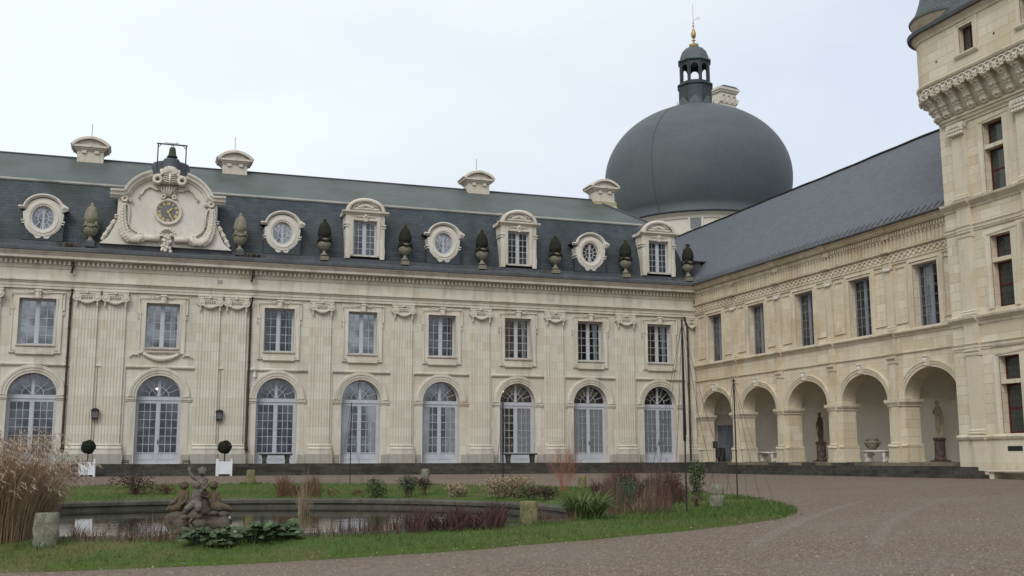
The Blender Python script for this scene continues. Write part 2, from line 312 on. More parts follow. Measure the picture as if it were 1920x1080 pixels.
# ------------------------------------------------------------------ mesh helpers
class MB:
    def __init__(s): s.v = []; s.f = []
    def quad(s, *p):
        i = len(s.v); s.v += [tuple(q) for q in p]; s.f.append(tuple(range(i, i+len(p)))); return s
    def box(s, x0, x1, y0, y1, z0, z1):
        i = len(s.v)
        s.v += [(x0, y0, z0), (x1, y0, z0), (x1, y1, z0), (x0, y1, z0), (x0, y0, z1), (x1, y0, z1), (x1, y1, z1), (x0, y1, z1)]
        for f in ((0, 3, 2, 1), (4, 5, 6, 7), (0, 1, 5, 4), (1, 2, 6, 5), (2, 3, 7, 6), (3, 0, 4, 7)): s.f.append(tuple(i+k for k in f))
        return s
    def prism(s, poly, y0, y1):               # outline in x,z pushed along y
        n = len(poly); i = len(s.v)
        s.v += [(x, y0, z) for x, z in poly] + [(x, y1, z) for x, z in poly]
        s.f.append(tuple(range(i, i+n))); s.f.append(tuple(range(i+2*n-1, i+n-1, -1)))
        for k in range(n): s.f.append((i+k, i+n+k, i+n+(k+1) % n, i+(k+1) % n))
        return s
    def sweep(s, prof, x0, x1, cap=True):     # profile in (outward, z) pushed along x; outward is -y
        n = len(prof); i = len(s.v)
        s.v += [(x0, -o, z) for o, z in prof] + [(x1, -o, z) for o, z in prof]
        for k in range(n-1): s.f.append((i+k, i+k+1, i+n+k+1, i+n+k))
        if cap:
            s.f.append(tuple(range(i, i+n))); s.f.append(tuple(range(i+2*n-1, i+n-1, -1)))
        return s
    def ring(s, pts, prof, closed=False):     # profile (across, out) swept along an x,z path in the wall plane; across = left normal
        n = len(prof); i = len(s.v); L = len(pts)
        for k in range(L):
            a = pts[k-1] if (k > 0 or closed) else pts[k]; b = pts[(k+1) % L] if (k < L-1 or closed) else pts[k]
            t = Vector((b[0]-a[0], b[1]-a[1])); t.normalize(); nx, nz = -t.y, t.x
            # mitre length
            sc = 1.0
            if (0 < k < L-1) or closed:
                t1 = Vector((pts[k][0]-a[0], pts[k][1]-a[1]));
                if t1.length > 1e-6:
                    t1.normalize(); c = max(.35, abs(t1.dot(t))); sc = 1/c
            s.v += [(pts[k][0]+nx*a_*sc, -o, pts[k][1]+nz*a_*sc) for a_, o in prof]
        for k in range(L if closed else L-1):
            k2 = (k+1) % L
            for j in range(n-1): s.f.append((i+k*n+j, i+k*n+j+1, i+k2*n+j+1, i+k2*n+j))
        if not closed:
            s.f.append(tuple(i+j for j in range(n))); s.f.append(tuple(i+(L-1)*n+j for j in reversed(range(n))))
        return s
    def lathe(s, prof, c=(0, 0, 0), seg=24, fn=None, a0=0, a1=2*PI):
        full = abs(a1-a0-2*PI) < 1e-6; i = len(s.v); cols = seg if full else seg+1; n = len(prof)
        for k in range(cols):
            a = a0+(a1-a0)*k/seg
            for r, z in prof:
                rr = r*(fn(a, z) if fn else 1); s.v.append((c[0]+rr*math.cos(a), c[1]+rr*math.sin(a), c[2]+z))
        for k in range(seg):
            k2 = (k+1) % cols
            for j in range(n-1): s.f.append((i+k*n+j, i+k2*n+j, i+k2*n+j+1, i+k*n+j+1))
        return s
    def tube(s, pts, r, seg=6, taper=None):
        pts = [Vector(p) for p in pts]; i = len(s.v); L = len(pts)
        for k, p in enumerate(pts):
            d = (pts[min(k+1, L-1)]-pts[max(k-1, 0)]); d.normalize()
            a = d.cross(Vector((0, 0, 1)) if abs(d.z) < .9 else Vector((1, 0, 0))); a.normalize(); b = d.cross(a)
            rr = r[k] if hasattr(r, '__len__') else (r if taper is None else r*(1-(1-taper)*k/(L-1)))
            for q in range(seg):
                w = 2*PI*q/seg; s.v.append(tuple(p+(a*math.cos(w)+b*math.sin(w))*rr))
        for k in range(L-1):
            for q in range(seg): s.f.append((i+k*seg+q, i+k*seg+(q+1) % seg, i+(k+1)*seg+(q+1) % seg, i+(k+1)*seg+q))
        s.f.append(tuple(i+q for q in range(seg))[::-1]); s.f.append(tuple(i+(L-1)*seg+q for q in range(seg)))
        return s
    def ball(s, c, r, seg=10, rings=7, sq=(1, 1, 1)):
        i = len(s.v)
        for k in range(rings+1):
            th = PI*k/rings
            for q in range(seg):
                a = 2*PI*q/seg; s.v.append((c[0]+r*sq[0]*math.sin(th)*math.cos(a), c[1]+r*sq[1]*math.sin(th)*math.sin(a), c[2]+r*sq[2]*math.cos(th)))
        for k in range(rings):
            for q in range(seg): s.f.append((i+k*seg+q, i+(k+1)*seg+q, i+(k+1)*seg+(q+1) % seg, i+k*seg+(q+1) % seg))
        return s
    def build(s, name, m, parent=None, loc=None, smooth=False, fix=True, merge=False):
        me = bpy.data.meshes.new(name); me.from_pydata(s.v, [], s.f)
        if fix or merge:
            b = bmesh.new(); b.from_mesh(me)
            if merge: bmesh.ops.remove_doubles(b, verts=b.verts, dist=1e-4)
            bmesh.ops.recalc_face_normals(b, faces=b.faces); b.to_mesh(me); b.free()
        if m is not None: me.materials.append(m)
        if smooth:
            for p in me.polygons: p.use_smooth = True
        return link(name, me, parent, loc)
def link(name, me, parent=None, loc=None):
    o = bpy.data.objects.new(name, me); COL.objects.link(o)
    if parent: o.parent = parent
    if loc: o.location = loc
    return o
def tag(o, label=None, cat=None, group=None, kind=None):
    for k, v in (('label', label), ('category', cat), ('group', group), ('kind', kind)):
        if v: o[k] = v
    return o
def thing(name, label, cat, loc=(0, 0, 0), rz=0, group=None):
    o = bpy.data.objects.new(name, None); COL.objects.link(o); o.location = loc; o.rotation_euler = (0, 0, rz)
    o.empty_display_size = .2
    return tag(o, label, cat, group)
def dup(o, loc=None, rz=None, label=None, parent=None):
    c = o.copy(); COL.objects.link(c)
    if parent: c.parent = parent
    if loc is not None: c.location = loc
    if rz is not None: c.rotation_euler = (0, 0, rz)
    if label: c['label'] = label
    for ch in list(o.children): dup(ch, parent=c)
    return c
def remesh(o, voxel, smooth=2):
    md = o.modifiers.new('r', 'REMESH'); md.mode = 'VOXEL'; md.voxel_size = voxel; md.use_smooth_shade = True
    if smooth:
        s = o.modifiers.new('s', 'SMOOTH'); s.iterations = smooth; s.factor = .5
    dg = bpy.context.evaluated_depsgraph_get()
    me = bpy.data.meshes.new_from_object(o.evaluated_get(dg))
    o.modifiers.clear(); old = o.data; o.data = me
    if not me.materials and old.materials: me.materials.append(old.materials[0])
    return o
def arcpts(cx, cz, rx, rz, a0, a1, n): return [(cx+rx*math.cos(a0+(a1-a0)*k/n), cz+rz*math.sin(a0+(a1-a0)*k/n)) for k in range(n+1)]

# wall column with stacked openings; openings: (half_width, z0, z1, rise) rise>0 makes an arch above z1
def wall(mb, x0, x1, z0, z1, y, ops=(), cx=None, depth=.4, n=20):
    z = z0
    if not ops: mb.quad((x0, y, z0), (x1, y, z0), (x1, y, z1), (x0, y, z1)); return
    for hw, a, b, rise in ops:
        l, r = cx-hw, cx+hw; top = b+rise
        if a > z: mb.quad((x0, y, z), (x1, y, z), (x1, y, a), (x0, y, a))
        mb.quad((x0, y, a), (l, y, a), (l, y, top), (x0, y, top)); mb.quad((r, y, a), (x1, y, a), (x1, y, top), (r, y, top))
        path = [(l, a), (l, b)]
        if rise > 0:
            ap = arcpts(cx, b, hw, rise, PI, 0, n)
            for k in range(n): mb.quad((ap[k][0], y, ap[k][1]), (ap[k+1][0], y, ap[k+1][1]), (ap[k+1][0], y, top), (ap[k][0], y, top))
            path += ap[1:]
        else: path += [(r, b)]
        path += [(r, a)]
        for k in range(len(path)-1):
            p, q = path[k], path[k+1]
            mb.quad((p[0], y, p[1]), (q[0], y, q[1]), (q[0], y+depth, q[1]), (p[0], y+depth, p[1]))
        mb.quad((l, y, a), (r, y, a), (r, y+depth, a), (l, y+depth, a))
        z = top
    if z < z1: mb.quad((x0, y, z), (x1, y, z), (x1, y, z1), (x0, y, z1))

# ------------------------------------------------------------------ ground
XW = 3.75                                   # court face of the arcaded wing; the palace front is y = 0
ISC, ISR = Vector((-23.9, -23.9)), 14.6     # grass island
BC, BR = Vector((-24.7, -27.3)), 9.1        # basin
RIM, WATER = -1.15, -1.40
def base_z(x, y):
    a = max(XW-x, .01); b = max(-y-2, .01); h = a*b/(a+b)
    return -.55-.058*max(0, h-2)
EDGE = [(-180, 14.6), (-108.8, 14.96), (-100, 14.6), (-90, 14.42), (-83, 14.28), (-74.5, 14.2), (-67.5, 14.35), (-58, 14.6), (-52.6, 15.0), (-48, 15.3), (-42, 15.35), (-34, 15.0), (-22, 14.65), (-9, 14.55), (20, 14.3), (61, 13.7), (111, 14.2), (150, 14.6), (180, 14.6)]
def edge(a):                                 # lawn edge: distance from the island centre
    d = (math.degrees(a)+180) % 360-180
    for (a0, r0), (a1, r1) in zip(EDGE, EDGE[1:]):
        if a0 <= d <= a1:
            t = (d-a0)/(a1-a0); t = t*t*(3-2*t); r = r0+(r1-r0)*t; break
    return r+.05*math.sin(7*a+1)+.04*math.sin(17*a)+.035*math.sin(31*a+2)+.02*math.sin(67*a)
def bdist(x, y):
    return math.hypot(x-BC.x, y-BC.y)
def gz(x, y):
    g = base_z(x, y); r = math.hypot(x-ISC.x, y-ISC.y)
    ed_ = edge(math.atan2(y-ISC.y, x-ISC.x))
    if r >= ed_: return g
    d = max(0.0, bdist(x, y)-BR)
    e = max(0.0, ed_-r); t = d/(d+e+1e-6); t = t*t*(3-2*t)
    return RIM*(1-t)+(g+.03)*t if t < 1 else g
def ray(px, py): return fw + rt2*((px-960)/2049.6) - up2*((py-540)/2049.6)
def at(px, py):
    d = ray(px, py); lo, hi = 6., 90.
    t = 6.
    while t < 90:
        q = CAM+d*t
        if q.z <= gz(q.x, q.y): break
        t += .25
    lo, hi = t-.25, t
    for _ in range(30):
        mm = (lo+hi)/2; q = CAM+d*mm
        if q.z > gz(q.x, q.y): lo = mm
        else: hi = mm
    q = CAM+d*hi
    return Vector((q.x, q.y, gz(q.x, q.y)))
def mpp(p): return (p-CAM).dot(fw)/2049.6   # metres per photo pixel at p
TRACKS = []
_a, _b, _c = at(1440, 1015), at(1500, 985), at(1620, 940)
def circ3(a, b, c):
    d = 2*(a.x*(b.y-c.y)+b.x*(c.y-a.y)+c.x*(a.y-b.y)); s = lambda p: p.x**2+p.y**2
    ux = (s(a)*(b.y-c.y)+s(b)*(c.y-a.y)+s(c)*(a.y-b.y))/d; uy = (s(a)*(c.x-b.x)+s(b)*(a.x-c.x)+s(c)*(b.x-a.x))/d
    return ux, uy, math.hypot(a.x-ux, a.y-uy)
def track(p, w, amt):
    a, b, c = [at(*q) for q in p]; ux, uy, r = circ3(a, b, c)
    d = (c-a); d.z = 0; d.normalize()
    TRACKS.append((ux, uy, r, w, amt, d.x, d.y, a.dot(d)-.5, c.dot(d)+1))
track([(1400, 1030), (1480, 985), (1620, 938)], .13, .5)
track([(1640, 1030), (1670, 980), (1780, 932)], .13, .42)
track([(1490, 1000), (1600, 978), (1720, 955)], .4, .15)
track([(1560, 1075), (1700, 1062), (1880, 1050)], .3, .2)
M['gravel'] = groundmat()
def polar(name, radii, fz, m, seg=220, c=ISC, kind='structure', smooth=True):
    mb = MB(); n = len(radii)
    for k in range(seg):
        a = 2*PI*k/seg
        for r in radii:
            rr = r if not callable(r) else r(a)
            x, y = c.x+rr*math.cos(a), c.y+rr*math.sin(a); mb.v.append((x, y, fz(x, y)))
    for k in range(seg):
        k2 = (k+1) % seg
        for j in range(n-1): mb.f.append((k*n+j, k2*n+j, k2*n+j+1, k*n+j+1))
    o = mb.build(name, m, smooth=smooth, fix=True); tag(o, kind=kind); return o
rad = [lambda a: edge(a)-1.0, lambda a: edge(a)-.5] + [15.6+.5*k for k in range(69)] + [52, 56, 62, 70, 85, 110, 150, 220, 400, 900]
def gravel_z(x, y):
    r = math.hypot(x-ISC.x, y-ISC.y); return base_z(x, y)-.012-(max(0, edge(math.atan2(y-ISC.y, x-ISC.x))-.3-r)*.5)
polar('gravel_court', rad, gravel_z, M['gravel'])
def inner(a):                                # distance from the island centre to the basin edge along a
    d = ISC-BC; u = Vector((math.cos(a), math.sin(a))); bq = d.dot(u); cq = d.dot(d)-(BR+.38)**2
    return -bq+math.sqrt(bq*bq-cq)
mk = lambda f: (lambda a: inner(a)+(edge(a)-inner(a))*f)
def lawn_z(x, y):
    a = math.atan2(y-ISC.y, x-ISC.x); r = math.hypot(x-ISC.x, y-ISC.y); k = edge(a)-r
    return base_z(x, y)-.10 if k < -.02 else (base_z(x, y)+.012 if k < .01 else gz(x, y)+.012)
polar('lawn', [mk(k/14) for k in range(15)]+[lambda a: edge(a)+.06], lawn_z, M['lawn'], seg=260)
wt = MB(); wt.v = [(BC.x+BR*math.cos(2*PI*k/96), BC.y+BR*math.sin(2*PI*k/96), WATER) for k in range(96)]; wt.f = [tuple(range(96))]
tag(wt.build('pond_water', M['water']), kind='structure')
bs = MB(); bs.lathe([(BR-.02, -2.2), (BR-.02, RIM-.14), (BR-.09, RIM-.11), (BR-.10, RIM-.02), (BR-.07, RIM+.02), (BR+.36, RIM+.03), (BR+.42, RIM-.02), (BR+.42, RIM-.3)], (BC.x, BC.y, 0), 120)
bs.v += [(BC.x+BR*math.cos(2*PI*k/60), BC.y+BR*math.sin(2*PI*k/60), -2.2) for k in range(60)]; bs.f.append(tuple(range(len(bs.v)-60, len(bs.v))))
tag(bs.build('pond_basin', M['basin'], smooth=False), 'round dark stone basin with a low rim holding the pond water', 'basin')

# steps: an L of four worn steps along both fronts
st = MB(); ed = MB()
for k in range(4):
    zt, zb = -.004-.14*k, -.14*(k+1)-.02; w = .85+.38*k
    e = 23.0+.32*k
    # tread blocks: long front, then the wing side
    st.box(-60, XW-w, -w, -w+.40 if k else .02, zb, zt)
    st.box(XW-w, XW-w+.40 if k else XW+.02, -e, .0, zb, zt)
    st.box(XW-w+.40 if k else XW, XW+.6, -e, -e+.4, zb, zt) if k else None
tag(st.build('steps', M['step']), kind='structure')
nose = MB()
for a, b, cc in ((4.8, 8.7, 0), (10.5, 11.6, 0), (12.7, 13.9, 0), (15.6, 22.9, 0)):
    x = a
    while x < b:
        w_ = random.uniform(.7, 1.5); x2 = min(b, x+w_)
        nose.box(XW-.872, XW-.3, -x2+.008, -x-.008, -.13, .004); x = x2
tag(nose.build('kerb_stones', M['stepface']), kind='structure')

# ------------------------------------------------------------------ windows
def casement(w, z0, z1, cols, rows, panel=0.0, bar=.024, stile=.055, y=0.0, post=.07):
    """two-leaf window: frame mesh and one pane mesh, x centred on 0"""
    f = MB(); h = w/2; t = .06
    f.box(-h, -h+stile, y, y+t, z0, z1); f.box(h-stile, h, y, y+t, z0, z1)
    f.box(-h+stile, h-stile, y, y+t, z1-stile, z1); f.box(-h+stile, h-stile, y, y+t, z0, z0+stile+.02)
    f.box(-post, post, y-.012, y+t+.01, z0+stile+.02, z1-stile)
    za = z0+stile+.02
    if panel:
        f.box(-h+stile, -post, y+.012, y+t, za, z0+panel); f.box(post, h-stile, y+.012, y+t, za, z0+panel)
        for sx in (-1, 1):
            a, b = sorted((sx*(post+.09), sx*(h-stile-.09))); f.box(a, b, y-.006, y+.011, za+.07, z0+panel-.09)
        za = z0+panel
        f.box(-h+stile, -post, y-.014, y+t, za, za+.05); f.box(post, h-stile, y-.014, y+t, za, za+.05); za += .05
    for sx in (-1, 1):
        a, b = sorted((sx*post, sx*(h-stile))); zt = z1-stile
        a2, b2 = a+.035, b-.035
        f.box(a, a2, y+.005, y+t-.005, za, zt); f.box(b2, b, y+.005, y+t-.005, za, zt)
        f.box(a2, b2, y+.005, y+t-.005, zt-.04, zt)
        for c in range(1, cols): x = a2+(b2-a2)*c/cols; f.box(x-bar/2, x+bar/2, y+.014, y+t-.012, za, zt-.04)
        for r in range(1, rows): z = za+(zt-.04-za)*r/rows; f.box(a2, b2, y+.017, y+t-.015, z-bar/2, z+bar/2)
    g = MB().quad((-h+.02, y+.035, z0+.03), (h-.02, y+.035, z0+.03), (h-.02, y+.035, z1-.02), (-h+.02, y+.035, z1-.02))
    return f, g, za
def fanlight(f, g, r, z, rise, y=0.0, post=.07):
    t = .06
    f.ring(arcpts(0, z, r-.03, rise-.03, 0, PI, 20), [(-.03, -y), (.035, -y), (.035, -y-t), (-.03, -y-t)])
    f.box(-post, post, y-.012, y+t, z+.02, z+rise-.03)
    for rr in (.44, .80 if False else .0):
        if rr: f.ring(arcpts(0, z+.02, r*rr, rise*rr, 0, PI, 16), [(-.014, -y-.012), (.014, -y-.012), (.014, -y-t+.01), (-.014, -y-t+.01)])
    for k in range(1, 8):
        if k == 4: continue
        a = PI*k/8
        f.ring([(r*.45*math.cos(a), z+.02+rise*.45*math.sin(a)), ((r-.04)*math.cos(a), z+.02+(rise-.05)*math.sin(a))], [(-.013, -y-.016), (.013, -y-.016), (.013, -y-t+.014), (-.013, -y-t+.014)])
    for k in (2, 6):
        a = PI*k/8
        f.ring([(.0+.07*math.cos(a), z+.02), (r*.45*math.cos(a), z+.02+rise*.45*math.sin(a))], [(-.012, -y-.018), (.012, -y-.018), (.012, -y-t+.016), (-.012, -y-t+.016)])
    i = len(g.v); pts = arcpts(0, z, r-.01, rise-.01, 0, PI, 20); g.v += [(p[0], y+.035, p[1]) for p in pts]; g.f.append(tuple(range(i, i+len(pts))))
def drape(x0, x1, z0, z1, y, folds=5, amp=.03, taper=0.0, n=28):
    mb = MB()
    for k in range(n+1):
        u = k/n; x = x0+(x1-x0)*u; yy = y+amp*math.sin(u*folds*2*PI)
        xb = x0+(x1-x0)*u*(1-taper) if taper >= 0 else x1+(x0-x1)*(1-u)*(1+taper)
        mb.v += [(xb, yy, z0), (x, yy*1.0+.005, z1)]
    for k in range(n): mb.f.append((2*k, 2*k+2, 2*k+3, 2*k+1))
    return mb

# ------------------------------------------------------------------ the palace wing (front on y = 0)
palace = thing('palace_wing', 'long cream stone palace with fluted pilasters, arched doors and a mansard roof', 'building')
AX = -25.74
bays = [('e', -35.71, 1.0), ('a', -31.45, 1.07), ('b', AX, 1.04)] + [(k, -20.07+4.3*i, 1.0) for i, k in enumerate('cdefgh')]
ZF = 4.62                                   # fillet above the arches
w1 = MB(); w2 = MB()
colx = [(-37.86, -33.56, 0), (-33.56, -29.26, 1), (-29.26, -27.9, None), (-27.9, -23.58, 2), (-23.58, -22.22, None)] + [(-22.22+4.3*i, -17.92+4.3*i, 3+i) for i in range(5)] + [(-.72, XW, 8)]
DOORR, UPW = 1.02, .76
for x0, x1, i in colx:
    if i is None:
        wall(w1, x0, x1, -.02, ZF, 0); wall(w1, x0, x1, ZF, 8.3, -.06); continue
    _, c, s = bays[i]
    wall(w1, x0, x1, -.02, ZF, 0, [(DOORR*s, 0.0, 3.22, 1.06)], c, .55)
    wall(w1, x0, x1, ZF, 8.3, -.06, [(UPW*s, 5.62, 7.83, 0)], c, .46)
w1.quad((-46, 0, -.02), (-37.86, 0, -.02), (-37.86, 0, 8.3), (-46, 0, 8.3))
w1.box(-46, XW+5, 10, 10.3, -.02, 10); w1.box(-46.2, -46, 0, 10, -.02, 10)
w1.build('wall', M['stone'], palace, merge=True)
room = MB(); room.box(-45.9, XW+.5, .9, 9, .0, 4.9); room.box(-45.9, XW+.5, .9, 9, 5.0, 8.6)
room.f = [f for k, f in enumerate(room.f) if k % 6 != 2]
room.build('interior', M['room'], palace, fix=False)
tr = MB()
for x0, x1, i in colx:                       # fillet over each lower bay, impost blocks, archivolts, surrounds
    a, b = x0+.66, x1-.66
    if i is None:
        m_ = (x0+x1)/2; tr.sweep([(.0, 4.62), (.0, 4.60), (.07, 4.60), (.12, 4.66), (.12, 4.72), (.06, 4.75)], m_-.12, m_+.12)
        continue
    if i == 8: b = 2.93
    if i == 2: a, b = x0+.55, x1-.55
    tr.sweep([(-.02, 4.60), (.07, 4.60), (.12, 4.66), (.12, 4.72), (.055, 4.76)], a, b)
    _, c, s = bays[i]
    for sx in (-1, 1):
        p, q = sorted((c+sx*DOORR*s*.985, c+sx*1.47*s)); tr.sweep([(-.3, 3.0), (.05, 3.0), (.06, 3.05), (.10, 3.09), (.10, 3.15), (.12, 3.21), (-.3, 3.21)], p, q)
        p, q = sorted((c+sx*DOORR*s, c+sx*1.36*s)); tr.box(p, q, -.025, .0, .0, 2.998)
    pr = [(-.005, -.02), (-.005, .05), (.10, .055), (.11, .085), (.20, .09), (.24, .12), (.35, .125), (.38, .10), (.38, -.02)]
    ap = arcpts(c, 3.22, DOORR*s, 1.06, 0, PI, 30)
    tr.ring(ap, [(-x, y) for x, y in pr])
    # upper surround with ears
    o = .06; L = 1.10*s
    out_ = [(c-L+.06, 5.2), (c-L+.06, 7.26), (c-L-.03, 7.28), (c-L-.03, 8.17), (c+L+.03, 8.17), (c+L+.03, 7.28), (c+L-.06, 7.26), (c+L-.06, 5.2)]
    tr.ring(out_, [(.0, o-.01), (.0, o+.085), (-.05, o+.09), (-.09, o+.045), (-.09, o-.01)])
    hw = UPW*s
    tr.box(c-L+.1, c-hw, -o-.042, -o+.01, 5.32, 8.1); tr.box(c+hw, c+L-.1, -o-.042, -o+.01, 5.32, 8.1); tr.box(c-hw, c+hw, -o-.042, -o+.01, 7.832, 8.1)
    tr.ring([(c-hw, 5.6), (c-hw, 7.83), (c+hw, 7.83), (c+hw, 5.6)], [(.0, o+.03), (.0, o+.075), (.06, o+.07), (.09, o+.03)])
    tr.sweep([(o-.01, 5.50), (o+.10, 5.52), (o+.13, 5.57), (o+.13, 5.61), (o-.35, 5.615)], c-hw-.04, c+hw+.04)
    if i != 2:
        tr.box(c-.8*s, c+.8*s, -o-.055, -o+.01, 5.24, 5.495)
        tr.sweep([(o-.01, 5.10), (o+.06, 5.10), (o+.13, 5.16), (o+.13, 5.20), (o+.04, 5.235), (o-.01, 5.235)], c-.78*s, c+.78*s)
        for sx in (-1, 1):
            p, q = sorted((c+sx*.80*s, c+sx*1.06*s)); tr.sweep([(o-.01, 5.16), (o+.05, 5.17), (o+.1, 5.22), (o+.1, 5.26), (o-.01, 5.28)], p, q)
    for sx in (-1, 1):                       # guttae under the ears
        for k in (0, 1): tr.box(c+sx*(L-.02)-.05, c+sx*(L-.02)+.05, -o-.07, -o, 7.13-.09*k, 7.19-.09*k)
tr.build('trim', M['trim'], palace)
# keystones: carved console with a leaf sprig on either side
def keystone():
    k = MB(); k.prism([(-.09, 7.80), (.09, 7.80), (.13, 8.24), (-.13, 8.24)], -.27, -.1)
    k.tube([(-.14, -.26, 8.18), (.14, -.26, 8.18)], .055, 8); k.tube([(-.12, -.25, 7.86), (.12, -.25, 7.86)], .045, 8); k.box(-.03, .03, -.32, -.27, 7.82, 8.14)
    for sx in (-1, 1):
        for j in range(6):
            a = j/5; k.ball((sx*(.2+.42*a), -.15, 8.16-.05*math.sin(a*6)), .055-.022*a, 7, 5, (1.3, .8, .8))
        k.tube([(sx*.16, -.14, 8.10), (sx*.35, -.15, 8.05), (sx*.5, -.14, 8.12), (sx*.66, -.13, 8.10)], .022, 5)
    return k
ks = None
for _, c, s in bays:
    if ks is None: ks = keystone().build('keystone', M['carved'], palace, (c, 0, 0))
    else: dup(ks, (c, 0, 0), parent=palace)
# plinth band and its grey blocks
pl = MB()
for x0, x1, i in colx:
    if i is None: pl.box(x0+.64, x1-.64, -.07, .02, 0.003, .80); continue
    _, c, s = bays[i]
    d = 1.09*s
    pl.box(x0+.64, c-d, -.052, .02, .003, .44); pl.box(c+d, x1-.64 if i != 8 else 3.75, -.052, .02, .003, .44)
pl.box(-46, -38.5, -.07, .02, .003, .44); pl.build('plinth', M['plinth'], palace)

# pilasters: fluted shaft (part) > capital, base
def flutes(w, o, n):
    p = []; s = w/n
    for k in range(n):
        a = -w/2+k*s
        p.append((a, o)); p.append((a+s*.2, o))
        for j in range(1, 6):
            t = PI*j/6; p.append((a+s*(.5-.3*math.cos(t)), o-.018*math.sin(t)))
        p.append((a+s*.8, o))
    p.append((w/2, o)); return p
def shaft():
    mb = MB(); p = flutes(1.0, .15, 7); full = [(-.5, -.01)]+p+[(.5, -.01)]; i = len(mb.v); n = len(full)
    for z in (.95, 7.75): mb.v += [(x, -o, z) for x, o in full]
    for k in range(n-1): mb.f.append((i+k, i+k+1, i+n+k+1, i+n+k))
    mb.box(-.62, .62, -.065, .005, .003, 8.29)
    # cabling: filled lower third of the flutes
    return mb
def pil_base():
    mb = MB(); mb.box(-.64, .64, -.26, .0, .47, .66)
    P = [(-.02, .66), (.25, .66), (.27, .70), (.27, .76), (.235, .80), (.20, .82), (.20, .86), (.225, .88), (.225, .92), (.19, .955), (-.02, .955)]
    mb.sweep(P, -.61, .61); return mb
def pil_plinth():
    mb = MB(); mb.box(-.68, .68, -.29, .0, .002, .469); return mb
def capital():
    mb = MB()
    mb.sweep([(-.02, 8.12), (.20, 8.12), (.26, 8.16), (.26, 8.22), (.29, 8.26), (.29, 8.298), (-.02, 8.298)], -.60, .60)
    mb.sweep([(-.02, 7.72), (.16, 7.72), (.19, 7.745), (.19, 7.79), (.16, 7.81), (-.02, 7.81)], -.53, .53)
    mb.box(-.52, .52, -.19, 0, 7.80, 8.125)
    for sx in (-1, 1):
        for r, y in ((.185, -.30), (.115, -.33), (.06, -.35)):
            mb.lathe([(0, 0), (r, 0), (r, .04)], seg=14)
            n = 14*3
            for q in range(len(mb.v)-n, len(mb.v)):
                x, yy, z = mb.v[q]; mb.v[q] = (sx*.45+x, y+z-.0, 7.96+yy)
        mb.ring(arcpts(sx*.45, 7.96, .16, .16, 0, 2*PI, 14), [(-.03, .2), (-.03, .325), (.03, .325), (.03, .2)])
        mb.box(sx*.45-.19, sx*.45+.19, -.30, -.05, 7.90, 8.02)
        for j, (dz, r) in enumerate(((7.74, .06), (7.66, .05), (7.58, .055), (7.52, .03))): mb.ball((sx*.47, -.24, dz), r, 8, 5)
    for k in range(13):                      # garland between the volutes
        u = k/12*2-1; z = 7.80-.13*(1-u*u)+.04; r = .055+.045*(1-abs(u))
        mb.ball((u*.36, -.27-.02*(k % 2), z), r, 8, 5)
    for k in range(6): mb.ball((-.26+.104*k, -.24, 7.98), .045, 7, 5)
    mb.tube([(-.3, -.22, 8.07), (.3, -.22, 8.07)], .04, 6)
    mb.ball((0, -.28, 8.20), .075, 8, 6); mb.ball((0, -.30, 8.29), .045, 7, 5)
    return mb
PX = [-33.56, -29.26, -27.97, -23.51, -22.22] + [-17.92+4.3*i for i in range(5)]
first = shaft().build('pilaster', M['stone'], palace, (PX[0], 0, 0))
pb = pil_base().build('base', M['trim'], first); pp = pil_plinth().build('plinth_block', M['plinth'], first); cp = capital().build('capital', M['carved'], first)
for x in PX[1:]: dup(first, (x, 0, 0), parent=palace)
dup(first, (-37.86, 0, 0), parent=palace)
half = MB(); p = flutes(.5, .15, 3); full = [(-.3, -.01)]+[(x-.05, o) for x, o in p]+[(.25, -.01)]
n_ = len(full)
for z in (.95, 7.75): half.v += [(x, -o, z) for x, o in full]
for k in range(n_-1): half.f.append((k, k+1, n_+k+1, n_+k))
half.box(-.36, .3, -.065, 0, .003, 8.29)
hp = half.build('pilaster', M['stone'], palace, (3.42, 0, 0))
hb = MB(); hb.box(-.4, .32, -.26, 0, .47, .66); hb.sweep([(-.02, .66), (.25, .66), (.27, .76), (.20, .82), (.225, .90), (.19, .955), (-.02, .955)], -.38, .32); hb.build('base', M['trim'], hp)
hb = MB(); hb.box(-.42, .32, -.29, 0, .002, .469); hb.build('plinth_block', M['plinth'], hp)
hc = capital(); hc.v = [(x*.62+.02, y, z) for x, y, z in hc.v]; hc.build('capital', M['carved'], hp)

# entablature, cornice, gutter
X0, X1 = -46, XW-.02
en = MB()
en.sweep([(-.05, 8.30), (.17, 8.30), (.17, 8.43), (.20, 8.435), (.20, 8.57), (.23, 8.575), (.25, 8.63), (.32, 8.67), (.32, 8.73), (.15, 8.75), (.15, 9.27), (.19, 9.28), (.22, 9.36), (.24, 9.40), (.24, 9.44), (.24, 9.68), (.40, 9.69), (.43, 9.72), (-.05, 9.72)], X0, X1)
en.sweep([(-.05, 9.72), (.62, 9.722), (.62, 9.86), (.66, 9.87), (.70, 9.93), (.78, 9.99), (.80, 10.03), (-.05, 10.03)], X0, X1)
en.build('entablature', M['trim'], palace)
dn = MB(); x = X0+.1
while x < X1-.1: dn.box(x, x+.12, -.37, -.235, 9.47, 9.66); x += .215
dn.build('dentils', M['trim'], palace)
gt = MB(); gt.sweep([(-.2, 10.03), (.82, 10.032), (.84, 10.06), (.84, 10.20), (.80, 10.24), (.30, 10.40), (.25, 10.44), (.25, 10.60), (-.2, 10.62)], X0, X1)
gt.build('gutter', M['lead'], palace)

